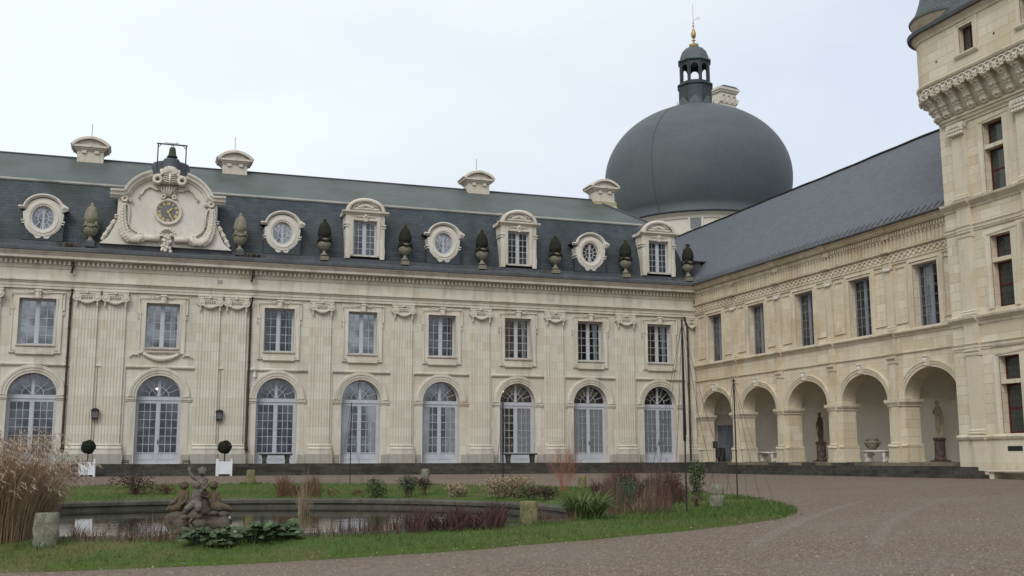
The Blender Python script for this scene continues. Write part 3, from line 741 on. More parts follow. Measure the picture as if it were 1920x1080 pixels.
# mansard roof with hip at the right end, concave lower slope
def slope(z): t = (z-10.55)/(13.85-10.55); return .02+1.15*(t**1.6)
XR = 3.35
ml = MB(); zs = [10.55+3.3*k/8 for k in range(9)]
for k in range(8):
    a, b = zs[k], zs[k+1]; ya, yb = slope(a), slope(b)
    ml.quad((X0, ya, a), (XR-ya, ya, a), (XR-yb, yb, b), (X0, yb, b)); ml.quad((XR-ya, ya, a), (XR-ya, 10-ya, a), (XR-yb, 10-yb, b), (XR-yb, yb, b))
roof = ml.build('roof', M['slate'], palace, smooth=False)
ub = slope(13.85); ru = MB()
RX = -.35
nseg = 60
for k in range(nseg):                        # sheets of the low upper slope, gently uneven
    xa, xb = X0+(RX-X0)*k/nseg, X0+(RX-X0)*(k+1)/nseg
    ru.quad((xa, ub, 13.87), (xb, ub, 13.87), (xb, 5, 16.16), (xa, 5, 16.16))
ru.quad((RX, ub, 13.87), (XR-ub, ub, 13.87), (RX, 5, 16.16)); ru.quad((XR-ub, ub, 13.87), (XR-ub, 10-ub, 13.87), (RX, 5, 16.16))
ru.quad((X0, 10-ub, 13.87), (XR-ub, 10-ub, 13.87), (RX, 5, 16.16), (X0, 5, 16.16))
ru.build('roof_top', M['verdigris'], roof)
rl = MB(); rl.sweep([(-ub-.02, 13.80), (-ub+.06, 13.80), (-ub+.10, 13.86), (-ub+.08, 13.93), (-ub+.0, 13.96), (-ub-.06, 13.92)], X0, XR-ub+.05)
rl.build('lead_roll', M['leadlight'], roof)
hr = MB(); hr.tube([(XR-ub, ub, 13.9), (RX, 5, 16.2)], .06, 6); hr.tube([(X0, 5, 16.19), (RX, 5, 16.19)], .05, 6)
hr.tube([(XR-slope(z), slope(z), z) for z in zs], .05, 6); hr.build('ridge_roll', M['lead'], roof)
# chimneys on the ridge
def chimney():
    c = MB(); c.box(-.66, .66, -.50, .50, -.35, .30)
    P = [(-.7, .30), (.55, .30), (.58, .36), (.66, .42), (.78, .46), (.80, .52), (-.7, .52)]
    for sg in (1,):
        c.box(-.72, .72, -.56, .56, .28, .36); c.box(-.80, .80, -.64, .64, .362, .44); c.box(-.92, .92, -.72, .72, .443, .55)
    for x in (-.32, .32): c.box(x-.11, x+.11, -.60, -.5, .14, .282)
    ap = arcpts(0, .55+.44-1.262, 1.262, 1.262, math.asin(.822/1.262), PI-math.asin(.822/1.262), 16)
    # segmental hood: solid with sunk tympanum
    c.prism(ap, -.56, .62)
    c.ring(ap, [(.10, .76), (-.02, .76), (-.08, .66), (-.08, -.66), (.10, -.76)])
    return c
chs = None
for x, o in ((-29.72, .12), (-22.2, .05), (-8.0, .12), (.2, .28), (-37, .1)):
    if chs is None:
        chs = chimney().build('chimney', M['trim'], roof, (x, 5, 16.10+o))
        tym = MB(); tym.prism([(px*.62, .60+(pz-.55)*.55) for px, pz in arcpts(0, .55, .9, .46, 0, PI, 14)], -.615, -.595); tym.build('hood_recess', M['moss'], chs) if False else None
    else: c_ = dup(chs, (x, 5, 16.10+o), parent=roof)
for x in (-29.72, -22.2, -8.0): MB().tube([(x, 5, 17.1), (x, 5, 18.15)], .014, 5).build('lightning_rod', M['iron'], roof)
# lower stack under the right chimney, stained yellow
lo = MB(); lo.box(-.48, .92, 4.45, 5.55, 14.9, 16.05); lo.box(-.55, .99, 4.38, 5.62, 15.62, 15.72); lo.box(-.40, .82, 4.54, 5.46, 16.05, 16.35)
lo.build('chimney_base', M['trim'], roof)
ye = MB(); ye.box(-.52, .96, 4.41, 5.59, 15.722, 16.0); ye.build('chimney_band', M['ochre'], roof)

# dormers
def dormer_body():
    d = MB(); hw, ow = .62, 1.04; y = -.28
    wall(d, -ow, ow, 10.74, 13.0, y, [(hw, 10.80, 12.66, 0)], 0, .35)
    for sx in (-1, 1): d.quad((sx*ow, y, 10.62), (sx*ow, 1.3, 10.62), (sx*ow, 1.3, 13.0), (sx*ow, y, 13.0))
    d.ring([(-hw, 10.8), (-hw, 12.66), (hw, 12.66), (hw, 10.8)], [(.02, .27), (.02, .315), (.12, .315), (.15, .29), (.15, .27)])
    for sx in (-1, 1): d.box(sx*.98-.13, sx*.98+.13, y-.05, y+.6, 12.44, 12.50); d.box(sx*1.0-.11, sx*1.0+.11, y-.04, y+.6, 12.30, 12.36)
    for sx in (-1, 1):                       # curved feet
        d.prism([(sx*.80, 10.62), (sx*1.03, 10.62), (sx*1.06, 11.0), (sx*1.02, 11.5), (sx*.80, 11.5)], y-.035, y+.03)
    d.sweep([(.2, 12.98), (.31, 12.98), (.34, 13.03), (.42, 13.06), (.46, 13.10), (.46, 13.17), (.2, 13.19)], -1.24, 1.24)
    d.box(-1.17, 1.17, -.2, .9, 12.985, 13.16)
    ap = arcpts(0, 13.16, .95, .62, 0, PI, 24)
    d.prism(ap, -.30, 1.4)
    d.ring(ap, [(.10, .44), (.04, .47), (-.02, .47), (-.05, .42), (-.10, .40), (-.10, .2), (.10, -1.2)])
    return d
def dormer_carving():
    c = MB()
    for sx in (-1, 1):
        c.tube([(sx*.05, -.34, 13.68), (sx*.3, -.35, 13.66), (sx*.42, -.35, 13.52), (sx*.62, -.34, 13.44), (sx*.72, -.34, 13.28), (sx*.45, -.34, 13.27), (sx*.2, -.34, 13.31), (0, -.34, 13.29)], .05, 6)
        for j in range(5): c.ball((sx*(.14+.09*j), -.31, 12.86+.03*(j % 2)), .055-.005*j, 7, 5)
    for j in range(7): c.ball((-.36+.12*j, -.34, 13.38+.10*(1-abs(j-3)/3)), .085, 7, 5)
    c.prism([(-.09, 12.62), (.09, 12.62), (.15, 12.94), (-.15, 12.94)], -.38, -.28); c.ball((0, -.38, 12.9), .09, 7, 5)
    return c
def dormer_roof():
    c = MB(); ap = arcpts(0, 13.16, .98, .66, 0, PI, 20)
    for k in range(20):
        a, b = ap[k], ap[k+1]; c.quad((a[0], -.3, a[1]+.10), (b[0], -.3, b[1]+.10), (b[0], 2.2, b[1]+.10), (a[0], 2.2, a[1]+.10))
    return c
dm = None
for x in (-35.71, -15.77, -7.17, 1.43):
    if dm is None:
        dm = dormer_body().build('dormer', M['trim'], palace, (x, 0, 0), merge=True)
        dormer_carving().build('pediment_carving', M['carved'], dm); dormer_roof().build('dormer_roof', M['lead'], dm)
        f, g, _ = casement(1.24, 10.80, 12.66, 2, 5, y=-.06); f.build('window_frame', M['frame'], dm); g.build('pane', M['glass'], dm)
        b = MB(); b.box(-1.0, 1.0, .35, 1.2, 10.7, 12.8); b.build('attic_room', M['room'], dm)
    else:
        d_ = dup(dm, (x, 0, 0), parent=palace)
# round windows
def oculus_body():
    d = MB(); cz, y = 11.72, -.30; rx, rz = .50, .585
    o = arcpts(0, cz, .92, 1.0, 0, 2*PI, 40)
    # outer outline: round hood on top, shoulders, tapering to a notched foot
    outl = arcpts(0, 12.02, .80, .66, 0, PI, 16)
    outl += [(-.92, 12.02), (-.86, 11.5), (-.76, 11.2), (-.56, 10.98), (-.36, 10.84), (-.30, 10.70), (-.10, 10.70), (-.08, 10.80), (.08, 10.80), (.10, 10.70), (.30, 10.70), (.36, 10.84), (.56, 10.98), (.76, 11.2), (.86, 11.5), (.92, 12.02)]
    n = 48
    def outer(a):
        dx, dz = math.cos(a), math.sin(a); best = None; L = len(outl)
        for k in range(L):
            x1, z1 = outl[k]; x2, z2 = outl[(k+1) % L]; z1 -= cz; z2 -= cz
            den = dx*(z2-z1)-dz*(x2-x1)
            if abs(den) < 1e-9: continue
            t = (x1*(z2-z1)-z1*(x2-x1))/den; u = (x1*dz-z1*dx)/den
            if t > 0 and -1e-6 <= u <= 1+1e-6 and (best is None or t > best): best = t
        return (dx*best, cz+dz*best)
    for k in range(n):
        a, b = 2*PI*k/n, 2*PI*(k+1)/n; p, q = outer(a), outer(b); i1, i2 = (rx*math.cos(a), cz+rz*math.sin(a)), (rx*math.cos(b), cz+rz*math.sin(b))
        d.quad((i1[0], y, i1[1]), (i2[0], y, i2[1]), (q[0], y, q[1]), (p[0], y, p[1]))
        d.quad((i1[0], y, i1[1]), (i2[0], y, i2[1]), (i2[0], y+.3, i2[1]), (i1[0], y+.3, i1[1]))
        d.quad((p[0], y, p[1]), (q[0], y, q[1]), (q[0], y+1.0, q[1]), (p[0], y+1.0, p[1]))
    d.ring(arcpts(0, cz, .66, .745, 0, 2*PI, 40)[:-1], [(.10, .29), (.08, .345), (-.02, .36), (-.06, .33), (-.16, .325), (-.16, .2)], closed=True)
    hood = [(-1.12, 12.16), (-.84, 12.16)]+arcpts(0, 12.10, .84, .68, PI-.12, .12, 20)+[(.84, 12.16), (1.12, 12.16)]
    d.ring(hood, [(.09, .29), (.09, .46), (.03, .47), (-.03, .40), (-.06, .36), (-.06, .29)])
    for sx in (-1, 1):
        d.box(sx*.9-.07, sx*.9+.07, y-.03, y+.5, 11.52, 11.58); d.box(sx*.88-.06, sx*.88+.06, y-.03, y+.5, 11.40, 11.45)
    return d
def oculus_frame():
    f = MB(); cz, y = 11.72, -.14; rx, rz = .50, .585; t = .05
    P = lambda w: [(-w, -y), (w, -y), (w, -y-t), (-w, -y-t)]
    f.ring(arcpts(0, cz, rx-.02, rz-.02, 0, 2*PI, 36)[:-1], P(.035), closed=True)
    f.ring(arcpts(0, cz, rx*.47, rz*.47, 0, 2*PI, 24)[:-1], P(.016), closed=True)
    f.box(-.045, .045, y-.01, y+t, cz-rz+.02, cz+rz-.02); f.box(-rx*.47, rx*.47, y+.005, y+t, cz-.014, cz+.014)
    for k in range(12):
        a = 2*PI*(k+.5)/12; f.ring([(rx*.48*math.cos(a), cz+rz*.48*math.sin(a)), ((rx-.03)*math.cos(a), cz+(rz-.03)*math.sin(a))], [(-.017, -y-.004), (.017, -y-.004), (.017, -y-t+.004), (-.017, -y-t+.004)])
    g = MB(); pts = arcpts(0, cz, rx-.01, rz-.01, 0, 2*PI, 36)[:-1]; g.v = [(a, y+.03, b) for a, b in pts]; g.f = [tuple(range(len(pts)))]
    return f, g
oc = None
for x, s in ((-31.45, 1.08), (-20.07, 1.03), (-11.47, 1), (-2.87, 1)):
    if oc is None:
        oc = oculus_body().build('round_dormer', M['clockstone'], palace, (x, 0, 0), merge=True)
        f, g = oculus_frame(); f.build('window_frame', M['frame'], oc); g.build('pane', M['glassgrey'], oc)
        b = MB(); b.box(-.93, -.58, -.27, 1.0, 10.62, 11.5); b.box(.58, .93, -.27, 1.0, 10.62, 11.5); b.box(-.58, .58, -.27, 1.0, 10.62, 11.05); b.build('slate_apron', M['slate'], oc)
        b = MB(); hd = arcpts(0, 12.10, .86, .70, PI, 0, 16)
        for k in range(16): p, q = hd[k], hd[k+1]; b.quad((p[0], -.4, p[1]+.07), (q[0], -.4, q[1]+.07), (q[0], 1.6, q[1]+.07), (p[0], 1.6, p[1]+.07))
        for sx in (-1, 1): b.box(min(sx*.8, sx*1.1), max(sx*.8, sx*1.1), -.4, 1.4, 12.24, 12.27)
        b.build('hood_lead', M['lead'], oc)
        b = MB(); b.box(-.7, .7, .25, .9, 11.0, 12.4); b.build('attic_room', M['room'], oc)
    else: dup(oc, (x, 0, 0), parent=palace)
ocs = [o for o in palace.children if o.name.startswith('round_dormer')]
last = ocs[-1]
for ch in last.children:
    if ch.name.startswith('pane'): ch.data = ch.data.copy(); ch.data.materials.clear(); ch.data.materials.append(M['glass'])

# windows and doors of the two storeys
def make_upper(s, glass):
    f, g, _ = casement(1.52*s, 5.62, 7.83, 2, 5, y=.26)
    return f, g
def make_door(s, panel=.5):
    f = MB(); g = MB(); w = 2*DOORR*s; y = .36
    f, g, za = casement(w, 0.0, 3.08, 3, 6, panel=panel, y=y, stile=.11)
    f.box(-w/2, w/2, y-.04, y+.08, 3.08, 3.26)
    fanlight(f, g, DOORR*s-.0, 3.26, 1.02, y=y)
    return f, g
curt_up = {'g': [(.30, .62, -.4)], 'h': [(.28, .62, -.35)], 'f': [(.36, .62, -.2)], 'c': [(.5, .62, -.5)], 'e': [(.55, .66, -.3)], 'd': 'blind', 'b': [(.35, .62, -.4)], 'a': 'blind'}
curt_dn = {'d': [(-.92, -.35, .5), (.42, .92, -.2)], 'e': [(-.92, -.5, .1), (.40, .92, .0)], 'f': [(-.92, -.7, 0), (.12, .92, 0)], 'g': [(-.93, .93, 0)], 'h': [(-.93, .93, 0)], 'a': [(-.95, .95, 0)] and []}
upm = {}; dom = {}
for key, c, s in bays:
    gl = M['glassgrey'] if key in ('a', 'd', 'b') else M['glass']
    if s not in upm:
        f, g = make_upper(s, gl); wf = f.build('window', M['frame'], palace, (c, 0, 0)); upm[s] = (wf.data, g.build('pane', gl, wf).data)
    else:
        wf = link('window', upm[s][0], palace, (c, 0, 0)); pm = upm[s][1]
        if gl is M['glassgrey']: pm = pm.copy(); pm.materials.clear(); pm.materials.append(gl)
        link('pane', pm, wf)
    cu = curt_up.get(key)
    if cu == 'blind': drape(-.72, .72, 5.7, 7.8, .36, 2, .01).build('blind', M['blind'], wf, fix=False)
    elif cu:
        for a, b, tp in cu: drape(a, b, 5.7, 7.78, .40, 3, .03, tp).build('curtain', M['curtain'], wf, fix=False)
    if s not in dom:
        f, g = make_door(s); df = f.build('arched_door', M['bluedoor'], palace, (c, 0, 0)); dom[s] = (df.data, g.build('pane', M['glass'], df).data)
    else: df = link('arched_door', dom[s][0], palace, (c, 0, 0)); link('pane', dom[s][1], df)
    if key == 'a':
        pass
    for a, b, tp in curt_dn.get(key, []):
        drape(a, b, .55 if key not in 'gh' else .5, 3.05, .44, max(2, int((b-a)*4)), .012 if key in 'gh' else .02, tp, 60).build('curtain', M['curtain'], df, fix=False)
    if key in 'bgh':
        hd = MB(); hd.box(.02, .05, .30, .345, .95, 1.18); hd.tube([(.035, .33, 1.05), (.035, .27, 1.05), (.12, .27, 1.05)], .012, 5); hd.build('handle', M['iron'], df)
# swag below the central window
sw = MB()
for k in range(25):
    u = k/24*2-1; z = 5.30-.24*(1-u*u); sw.ball((AX+u*.78, -.14, z), .085+.04*(1-abs(u))+.012*(k % 2), 8, 6)
for sx in (-1, 1):
    for k in range(9): u = k/8; sw.ball((AX+sx*(.95+.5*u), -.12, 5.36-.02*k+.03*math.sin(k*1.4)), .075-.03*u, 7, 5)
sw.sweep([(.05, 5.34), (.16, 5.36), (.2, 5.42), (.2, 5.46), (.05, 5.48)], AX-.86, AX+.86)
sw.build('carved_swag', M['carved'], palace)
# rainwater pipes with shoe and outlet
def pipe(x, lean=0.0, out_=.14):
    p = MB(); p.tube([(x+.02, -.36, 9.62), (x+.03, -.42, 9.35), (x-.03, -.28, 9.12)], .075, 8)
    p.tube([(x+.05, -.34, 8.32), (x+.05, -.25, 8.12), (x, -out_, 7.9), (x, -out_, .85)], .055, 8)
    for z in (7.6, 6.4, 5.0, 3.6, 2.2, 1.0): p.tube([(x, -out_, z), (x, -out_, z+.07)], .07, 8)
    p.tube([(x, -out_, .92), (x+.03, -out_-.05, .75), (x+.05, -out_, .6)], .06, 8); p.box(x-.09, x+.09, -out_-.07, 0, .72, .78)
    return p
for x in (-30.0, -21.52): pipe(x).build('drainpipe', M['rust'], palace)
p = MB(); p.tube([(2.93, -.40, 8.30), (2.95, -.36, 8.1), (3.10, -.34, 7.8), (3.12, -.34, 6.0), (3.12, -.33, .1)], .06, 8)
for z in (7.4, 6.0, 4.4, 2.8, 1.2): p.tube([(3.12, -.335, z), (3.12, -.335, z+.08)], .078, 8)
p.build('drainpipe', M['rust'], palace)
ven = MB(); ven.box(-23.2, -22.95, -.162, -.14, 8.93, 9.13); ven.build('vent_grille', M['plinth'], palace)

# clock gable
gb = MB(); y0 = -.42; cx = AX
def gprism(poly, a, b): gb.prism([(cx+x, z) for x, z in poly], a, b)
body = [(-3.15, 10.62), (3.15, 10.62), (3.0, 10.72), (2.75, 10.95), (2.55, 11.35), (2.38, 11.75), (2.36, 13.0), (2.15, 13.05)] + [(2.05*math.cos(a), 12.75+1.62*math.sin(a)) for a in [PI*k/24 for k in range(3, 22)]] + [(-2.15, 13.05), (-2.36, 13.0), (-2.38, 11.75), (-2.55, 11.35), (-2.75, 10.95), (-3.0, 10.72)]
gprism(body, y0, 1.4)
corn = [(-2.74, 13.12), (-2.12, 13.12)] + [(-2.02*math.cos(t)*1.0, 12.82+1.5*math.sin(t)) for t in [.28+(PI/2-.40-.28)*k/12 for k in range(13)]]
for sx in (1, -1):
    pth = [(cx+sx*x, z) for x, z in corn]
    pf = [(-.20, .40), (-.20, .50), (-.10, .56), (-.08, .66), (.06, .70), (.09, .78), (.18, .80), (.20, .76), (.20, -.6)]
    gb.ring(pth, pf if sx == 1 else [(-a, o) for a, o in pf])
gb.build('clock_gable', M['clockstone'], palace)
gb = MB()
Yf = y0-.02
def vol(x, z, r, d=.16, n=12):               # scroll: disc with raised rim
    gb.ring(arcpts(cx+x, z, r*.72, r*.72, 0, 2*PI, n)[:-1], [(-r*.28, -Yf), (-r*.28, -Yf+d), (r*.28, -Yf+d), (r*.28, -Yf)], closed=True)
    gb.ball((cx+x, Yf-.05, z), r*.4, 8, 6)
for sx in (-1, 1):
    # big scrolled frame beside the panel
    gb.tube([(cx+sx*1.92, Yf-.04, 12.95), (cx+sx*2.02, Yf-.06, 12.70), (cx+sx*1.86, Yf-.06, 12.55), (cx+sx*1.80, Yf-.04, 12.2), (cx+sx*1.84, Yf-.03, 11.7), (cx+sx*1.66, Yf-.04, 11.42), (cx+sx*1.34, Yf-.06, 11.22), (cx+sx*1.16, Yf-.06, 11.02)], .055, 7)
    vol(sx*2.05, 12.88, .17); vol(sx*1.26, 11.10, .15); vol(sx*1.78, 12.82, .08)
    # garland of leaves hanging and turning in at the bottom
    P = [(2.12, 12.55), (2.14, 12.2), (2.12, 11.8), (2.06, 11.4), (1.92, 11.05), (1.65, 10.85), (1.35, 10.86), (1.12, 11.0)]
    cu = []
    for k in range(len(P)-1):
        for j in range(5): u = j/5; cu.append((P[k][0]*(1-u)+P[k+1][0]*u, P[k][1]*(1-u)+P[k+1][1]*u))
    for k, (px, pz) in enumerate(cu):
        w = .11+.10*min(1, k/22)
        for q in (-1, 0, 1):
            gb.ball((cx+sx*(px+q*w*.75), Yf-.08-.05*(q == 0), pz+.05*((k+q) % 2)), w*.72, 7, 5, (.85, .9, 1.1))
    # outer garland spilling over the shoulder
    for k in range(10): gb.ball((cx+sx*(2.5+.055*k), Yf+.1, 11.75-.10*k), .11+.02*math.sin(k*2), 7, 5)
    # ribbon above the panel
    gb.tube([(cx+sx*.35, Yf-.05, 13.52), (cx+sx*.62, Yf-.06, 13.46), (cx+sx*.9, Yf-.06, 13.60), (cx+sx*1.15, Yf-.05, 13.45), (cx+sx*1.3, Yf-.05, 13.2), (cx+sx*1.42, Yf-.05, 13.12), (cx+sx*1.38, Yf-.05, 12.98)], .05, 6)
    # top scrolls
    gb.tube([(cx+sx*.40, Yf-.28, 14.46), (cx+sx*.38, Yf-.34, 14.22), (cx+sx*.46, Yf-.36, 14.06)], .09, 7)
    vol(sx*.58, 13.92, .24, .44)
    # horn shapes by the foot
    gb.tube([(cx+sx*.35, Yf-.10, 10.98), (cx+sx*.7, Yf-.12, 10.98), (cx+sx*1.05, Yf-.10, 10.98)], .17, 8)
    gb.tube([(cx+sx*.15, Yf-.1, 11.2), (cx+sx*.42, Yf-.1, 11.12), (cx+sx*.52, Yf-.1, 10.85)], .08, 6)
for k in range(9):                           # top shell
    a = PI*(.08+.84*k/8); gb.tube([(cx, Yf-.30, 14.22), (cx+.42*math.cos(a), Yf-.36, 14.28+.36*math.sin(a))], [.05, .085], 6)
gb.tube([(cx, Yf-.36, 14.25), (cx, Yf-.40, 13.72)], .06, 6); gb.prism([(cx-.36, 13.75), (cx+.36, 13.75), (cx+.42, 14.3), (cx-.42, 14.3)], Yf-.30, Yf+.1)
for k in range(4): gb.tube([(cx-.3, Yf-.33, 13.88+.11*k), (cx, Yf-.38, 13.81+.11*k), (cx+.3, Yf-.33, 13.88+.11*k)], .03, 5)
for k in range(7):                           # palmette over the clock
    u = (k-3)/3; gb.tube([(cx+u*.14, Yf-.06, 13.15), (cx+u*.36, Yf-.10, 13.45), (cx+u*.40, Yf-.10, 13.70-.12*abs(u))], .058, 6)
vol(-.26, 13.12, .12); vol(.26, 13.12, .12)
for k in range(26):                          # mask and drop at the foot
    gb.ball((cx+random.uniform(-.22, .22), Yf-.12-random.uniform(0, .08), 10.35+.033*k), .10, 7, 5)
for k in range(9): a = PI*k/8; gb.ball((cx+.36*math.cos(a), Yf-.12, 11.15+.34*math.sin(a)), .09, 7, 5)
sd = gb
for sx in (-1, 1):
    for j in range(2): sd.box(cx+sx*2.4-.09, cx+sx*2.4+.09, y0-.03, y0+.4, 12.02-.12*j, 12.09-.12*j)
gb.build('gable_carving', M['carved'], palace, smooth=True)
dr = MB(); dr.lathe([(.95, 14.2), (.95, 15.30), (.91, 15.36), (0, 15.38)], (cx+.08, 1.75, 0), 20, a0=0)
d2 = MB(); d2.lathe([(.41, 14.4), (.41, 15.36), (.37, 15.42), (0, 15.44)], (cx+.08, .85, 0), 18)
dr.v, dr.f = dr.v + d2.v, dr.f + [tuple(q+len(dr.v) for q in f) for f in d2.f]
dr.build('lead_drum', M['lead'], palace)

# clock
ck = thing('clock', 'round grey clock with gilded Roman numerals set in the pale carved gable', 'clock', (cx, y0-.005, 12.38))
f = MB(); f.prism(arcpts(0, 0, .53, .53, 0, 2*PI, 40)[:-1], -.05, .0); f.build('clock_face', M['clockface'], ck)
f = MB(); f.ring(arcpts(0, 0, .60, .60, 0, 2*PI, 44)[:-1], [(.08, 0), (.08, .07), (.03, .12), (-.05, .12), (-.08, .06), (-.08, 0)], closed=True); f.build('clock_rim', M['carved'], ck)
nm = MB()
def stroke(a, b, w, ang):
    ca, sa = math.cos(ang), math.sin(ang)
    def T(u, v): return (sa*(v)+ca*u, ca*v-sa*u)
    d = Vector((b[0]-a[0], b[1]-a[1])); d.normalize(); w *= 1.5; n = (-d.y*w, d.x*w)
    q = [(a[0]+n[0], a[1]+n[1]), (a[0]-n[0], a[1]-n[1]), (b[0]-n[0], b[1]-n[1]), (b[0]+n[0], b[1]+n[1])]
    nm.prism([T(*p) for p in q], -.062, -.045)
for h, tx in enumerate(['XII', 'I', 'II', 'III', 'IIII', 'V', 'VI', 'VII', 'VIII', 'IX', 'X', 'XI']):
    ang = 2*PI*h/12; W_ = {'I': .042, 'V': .075, 'X': .08}; tot = sum(W_[c] for c in tx); x = -tot/2; r0, r1 = .36, .50
    for c in tx:
        w = W_[c]; m_ = x+w/2
        if c == 'I': stroke((m_, r0), (m_, r1), .011, ang)
        elif c == 'V': stroke((m_-.025, r1), (m_, r0), .011, ang); stroke((m_+.025, r1), (m_, r0), .007, ang)
        else: stroke((m_-.028, r1), (m_+.028, r0), .011, ang); stroke((m_+.028, r1), (m_-.028, r0), .007, ang)
        x += w
nm.build('numerals', M['goldpaint'], ck)
for nme, ang, L, w in (('hour_hand', R(45), .30, .022), ('minute_hand', R(152), .43, .016)):
    h = MB(); d = (math.sin(ang), math.cos(ang)); n = (d[1], -d[0])
    h.prism([(-d[0]*.08+n[0]*w, -d[1]*.08+n[1]*w), (d[0]*L*.7+n[0]*w*1.6, d[1]*L*.7+n[1]*w*1.6), (d[0]*L, d[1]*L), (d[0]*L*.7-n[0]*w*1.6, d[1]*L*.7-n[1]*w*1.6), (-d[0]*.08-n[0]*w, -d[1]*.08-n[1]*w)], -.085 if L < .4 else -.1, -.07 if L < .4 else -.088)
    h.build(nme, M['goldpaint'], ck)
# bell and its frame
bf = MB(); yb = .72
for sx in (-1, 1): bf.tube([(cx+.08+sx*.69, yb, 14.7), (cx+.08+sx*.69, yb, 16.18)], .035, 6); bf.tube([(cx+.08+sx*.69, yb, 15.98), (cx+.08+sx*.53, yb, 16.16)], .02, 5)
bf.box(cx+.08-.75, cx+.08+.75, yb-.035, yb+.035, 16.15, 16.21); bf.tube([(cx-.28, yb, 16.25), (cx+.42, yb, 16.25)], .014, 5); bf.tube([(cx+.3, yb, 16.2), (cx+.3, yb, 16.38)], .012, 5)
tag(bf.build('bell_gantry', M['iron']), 'thin grey metal gantry standing above the clock gable', 'gantry')
bl = MB(); bl.lathe([(.0, .54), (.10, .53), (.14, .49), (.16, .42), (.17, .30), (.19, .17), (.23, .07), (.275, .02), (.275, 0), (.24, .0), (.15, .2), (.0, .4)], (0, 0, 0), 20)
bl.tube([(-.05, 0, .52), (-.05, 0, .64), (.05, 0, .64), (.05, 0, .52)], .025, 6)
b_ = tag(bl.build('bell', M['bronze'], None, (cx+.10, yb, 15.50), smooth=True), 'green bronze bell hanging from the gantry over the clock', 'bell')
cl = MB(); cl.tube([(0, 0, .4), (0, 0, .06)], .02, 6); cl.ball((0, 0, .03), .05, 8, 6); cl.build('clapper', M['iron'], b_)

# roof urns
def urn(x, mossy, label, s=1.0, green=False):
    u = thing('stone_urn', label, 'urn', (x, -.32, 10.36), 0, 'stone urns along the roof edge'); u.scale = (.80, .80, .955); u.location.z = 10.40
    sm = M['urn']
    fl = lambda a, z: 1+(.05*abs(math.sin(a*8)) if .62 < z < .98 else 0)
    b = MB(); b.box(-.26, .26, -.26, .26, .0, .22 if mossy else .30); b.build('foot_block', M['lead'] if not mossy else sm, u)
    b = MB(); b.lathe([(.0, .28), (.24, .28), (.24, .34), (.13, .40), (.10, .50), (.13, .56), (.17, .58), (.26, .64), (.37, .78), (.41, .92), (.40, .99), (.36, 1.02), (.36, 1.2), (.0, 1.2)], seg=32, fn=fl); b.build('bowl', sm, u, smooth=False)
    mm = M['moss'] if mossy else sm
    b = MB()
    b.lathe([(.0, 1.18), (.34, 1.18), (.34, 1.30), (.40, 1.36), (.43, 1.46), (.41, 1.64), (.37, 1.80), (.31, 1.94), (.23, 2.05), (.13, 2.12), (.08, 2.16), (.10, 2.22), (.07, 2.30), (.0, 2.34)], seg=22, fn=lambda a, z: 1+.05*math.sin(a*7+z*11)+.035*math.sin(a*3-z*23))
    for k in range(30):
        z = random.uniform(1.42, 2.05); r = .40-.20*max(0, (z-1.42)/.66)**2; a = random.uniform(0, 2*PI); b.ball((r*math.cos(a), r*math.sin(a), z), random.uniform(.03, .06), 7, 5)
    l_ = b.build('lid', mm, u, smooth=True)
    if mossy:
        t_ = MB()
        for k in range(9): t_.ball((random.gauss(0, .07), random.gauss(0, .07), 2.16+random.uniform(0, .14)), .05, 6, 4)
        t_.build('moss_tuft', M['mossgreen'], l_)
    b = MB()
    for q in range(4):
        a0 = PI/2*q+PI/4
        b.ball((.42*math.cos(a0), .42*math.sin(a0), 1.16), .12, 8, 6, (.8, .8, 1.2))
        for k in range(7):
            w = a0+PI/2*(k+.5)/7; z = 1.16-.13*math.sin(PI*(k+.5)/7); b.ball((.42*math.cos(w), .42*math.sin(w), z), .075, 6, 5)
    b.build('garland', M['moss'] if mossy else sm, u, smooth=True)
    return u
urn(-29.28, False, 'pale lichen-grey urn on the roof edge left of the clock gable')
urn(-22.2, False, 'pale lichen-grey urn on the roof edge right of the clock gable')
for x, l in ((-17.92, 'black-mossed urn left of the first square dormer, beside the second round window'), (-13.62, 'black-mossed urn between the first square dormer and the third round window'),
             (-9.32, 'black-mossed urn between the third round window and the middle square dormer'), (-5.02, 'black-mossed urn between the middle square dormer and the last round window'),
             (-.72, 'black-mossed urn between the last round window and the corner dormer'), (3.28, 'black-mossed urn in the roof corner against the plain slate wing roof')):
    urn(x, True, l)
# tufts of weeds on the gutter by the gable
for x, lab in ((-30.2, 'weedy tuft growing in the gutter left of the pale urn'), (-21.5, 'weedy tuft growing in the gutter right of the pale urn')):
    b = MB()
    for k in range(90):
        px, py = x+random.gauss(0, .32), -.45+random.gauss(0, .1); h = random.uniform(.1, .35); a = random.uniform(0, 2*PI)
        b.quad((px, py, 10.3), (px+.07*math.cos(a), py+.07*math.sin(a), 10.3), (px+random.gauss(0, .09), py+random.gauss(0, .07), 10.3+h))
    tag(b.build('gutter_weeds', M['darkleaf'], fix=False), lab, 'weeds')

# ------------------------------------------------------------------ arcaded wing (local x runs towards the viewer, y into the building)
wing = thing('arcade_wing', 'yellowish right hand wing with five open arches below and a plain slate roof', 'building', (XW, 0, 0), -PI/2)
WC = [2.35+4.34*i for i in range(5)]; WE = 23.6
HW, SPR, RISE = 1.63, 2.66, 1.22
wm = MB()
for i, c in enumerate(WC):
    x0 = 0.0 if i == 0 else c-2.17; x1 = WE if i == 4 else c+2.17
    wall(wm, x0, x1, 0, 5.4, 0, [(HW, 0.0, SPR, RISE)], c, .72, 26)
    wall(wm, x0, x1, 5.4, 8.45, 0, [(.76, 5.58, 8.2, 0)], c+.06, .5)
wm.build('wall', M['wing'], wing, merge=True)
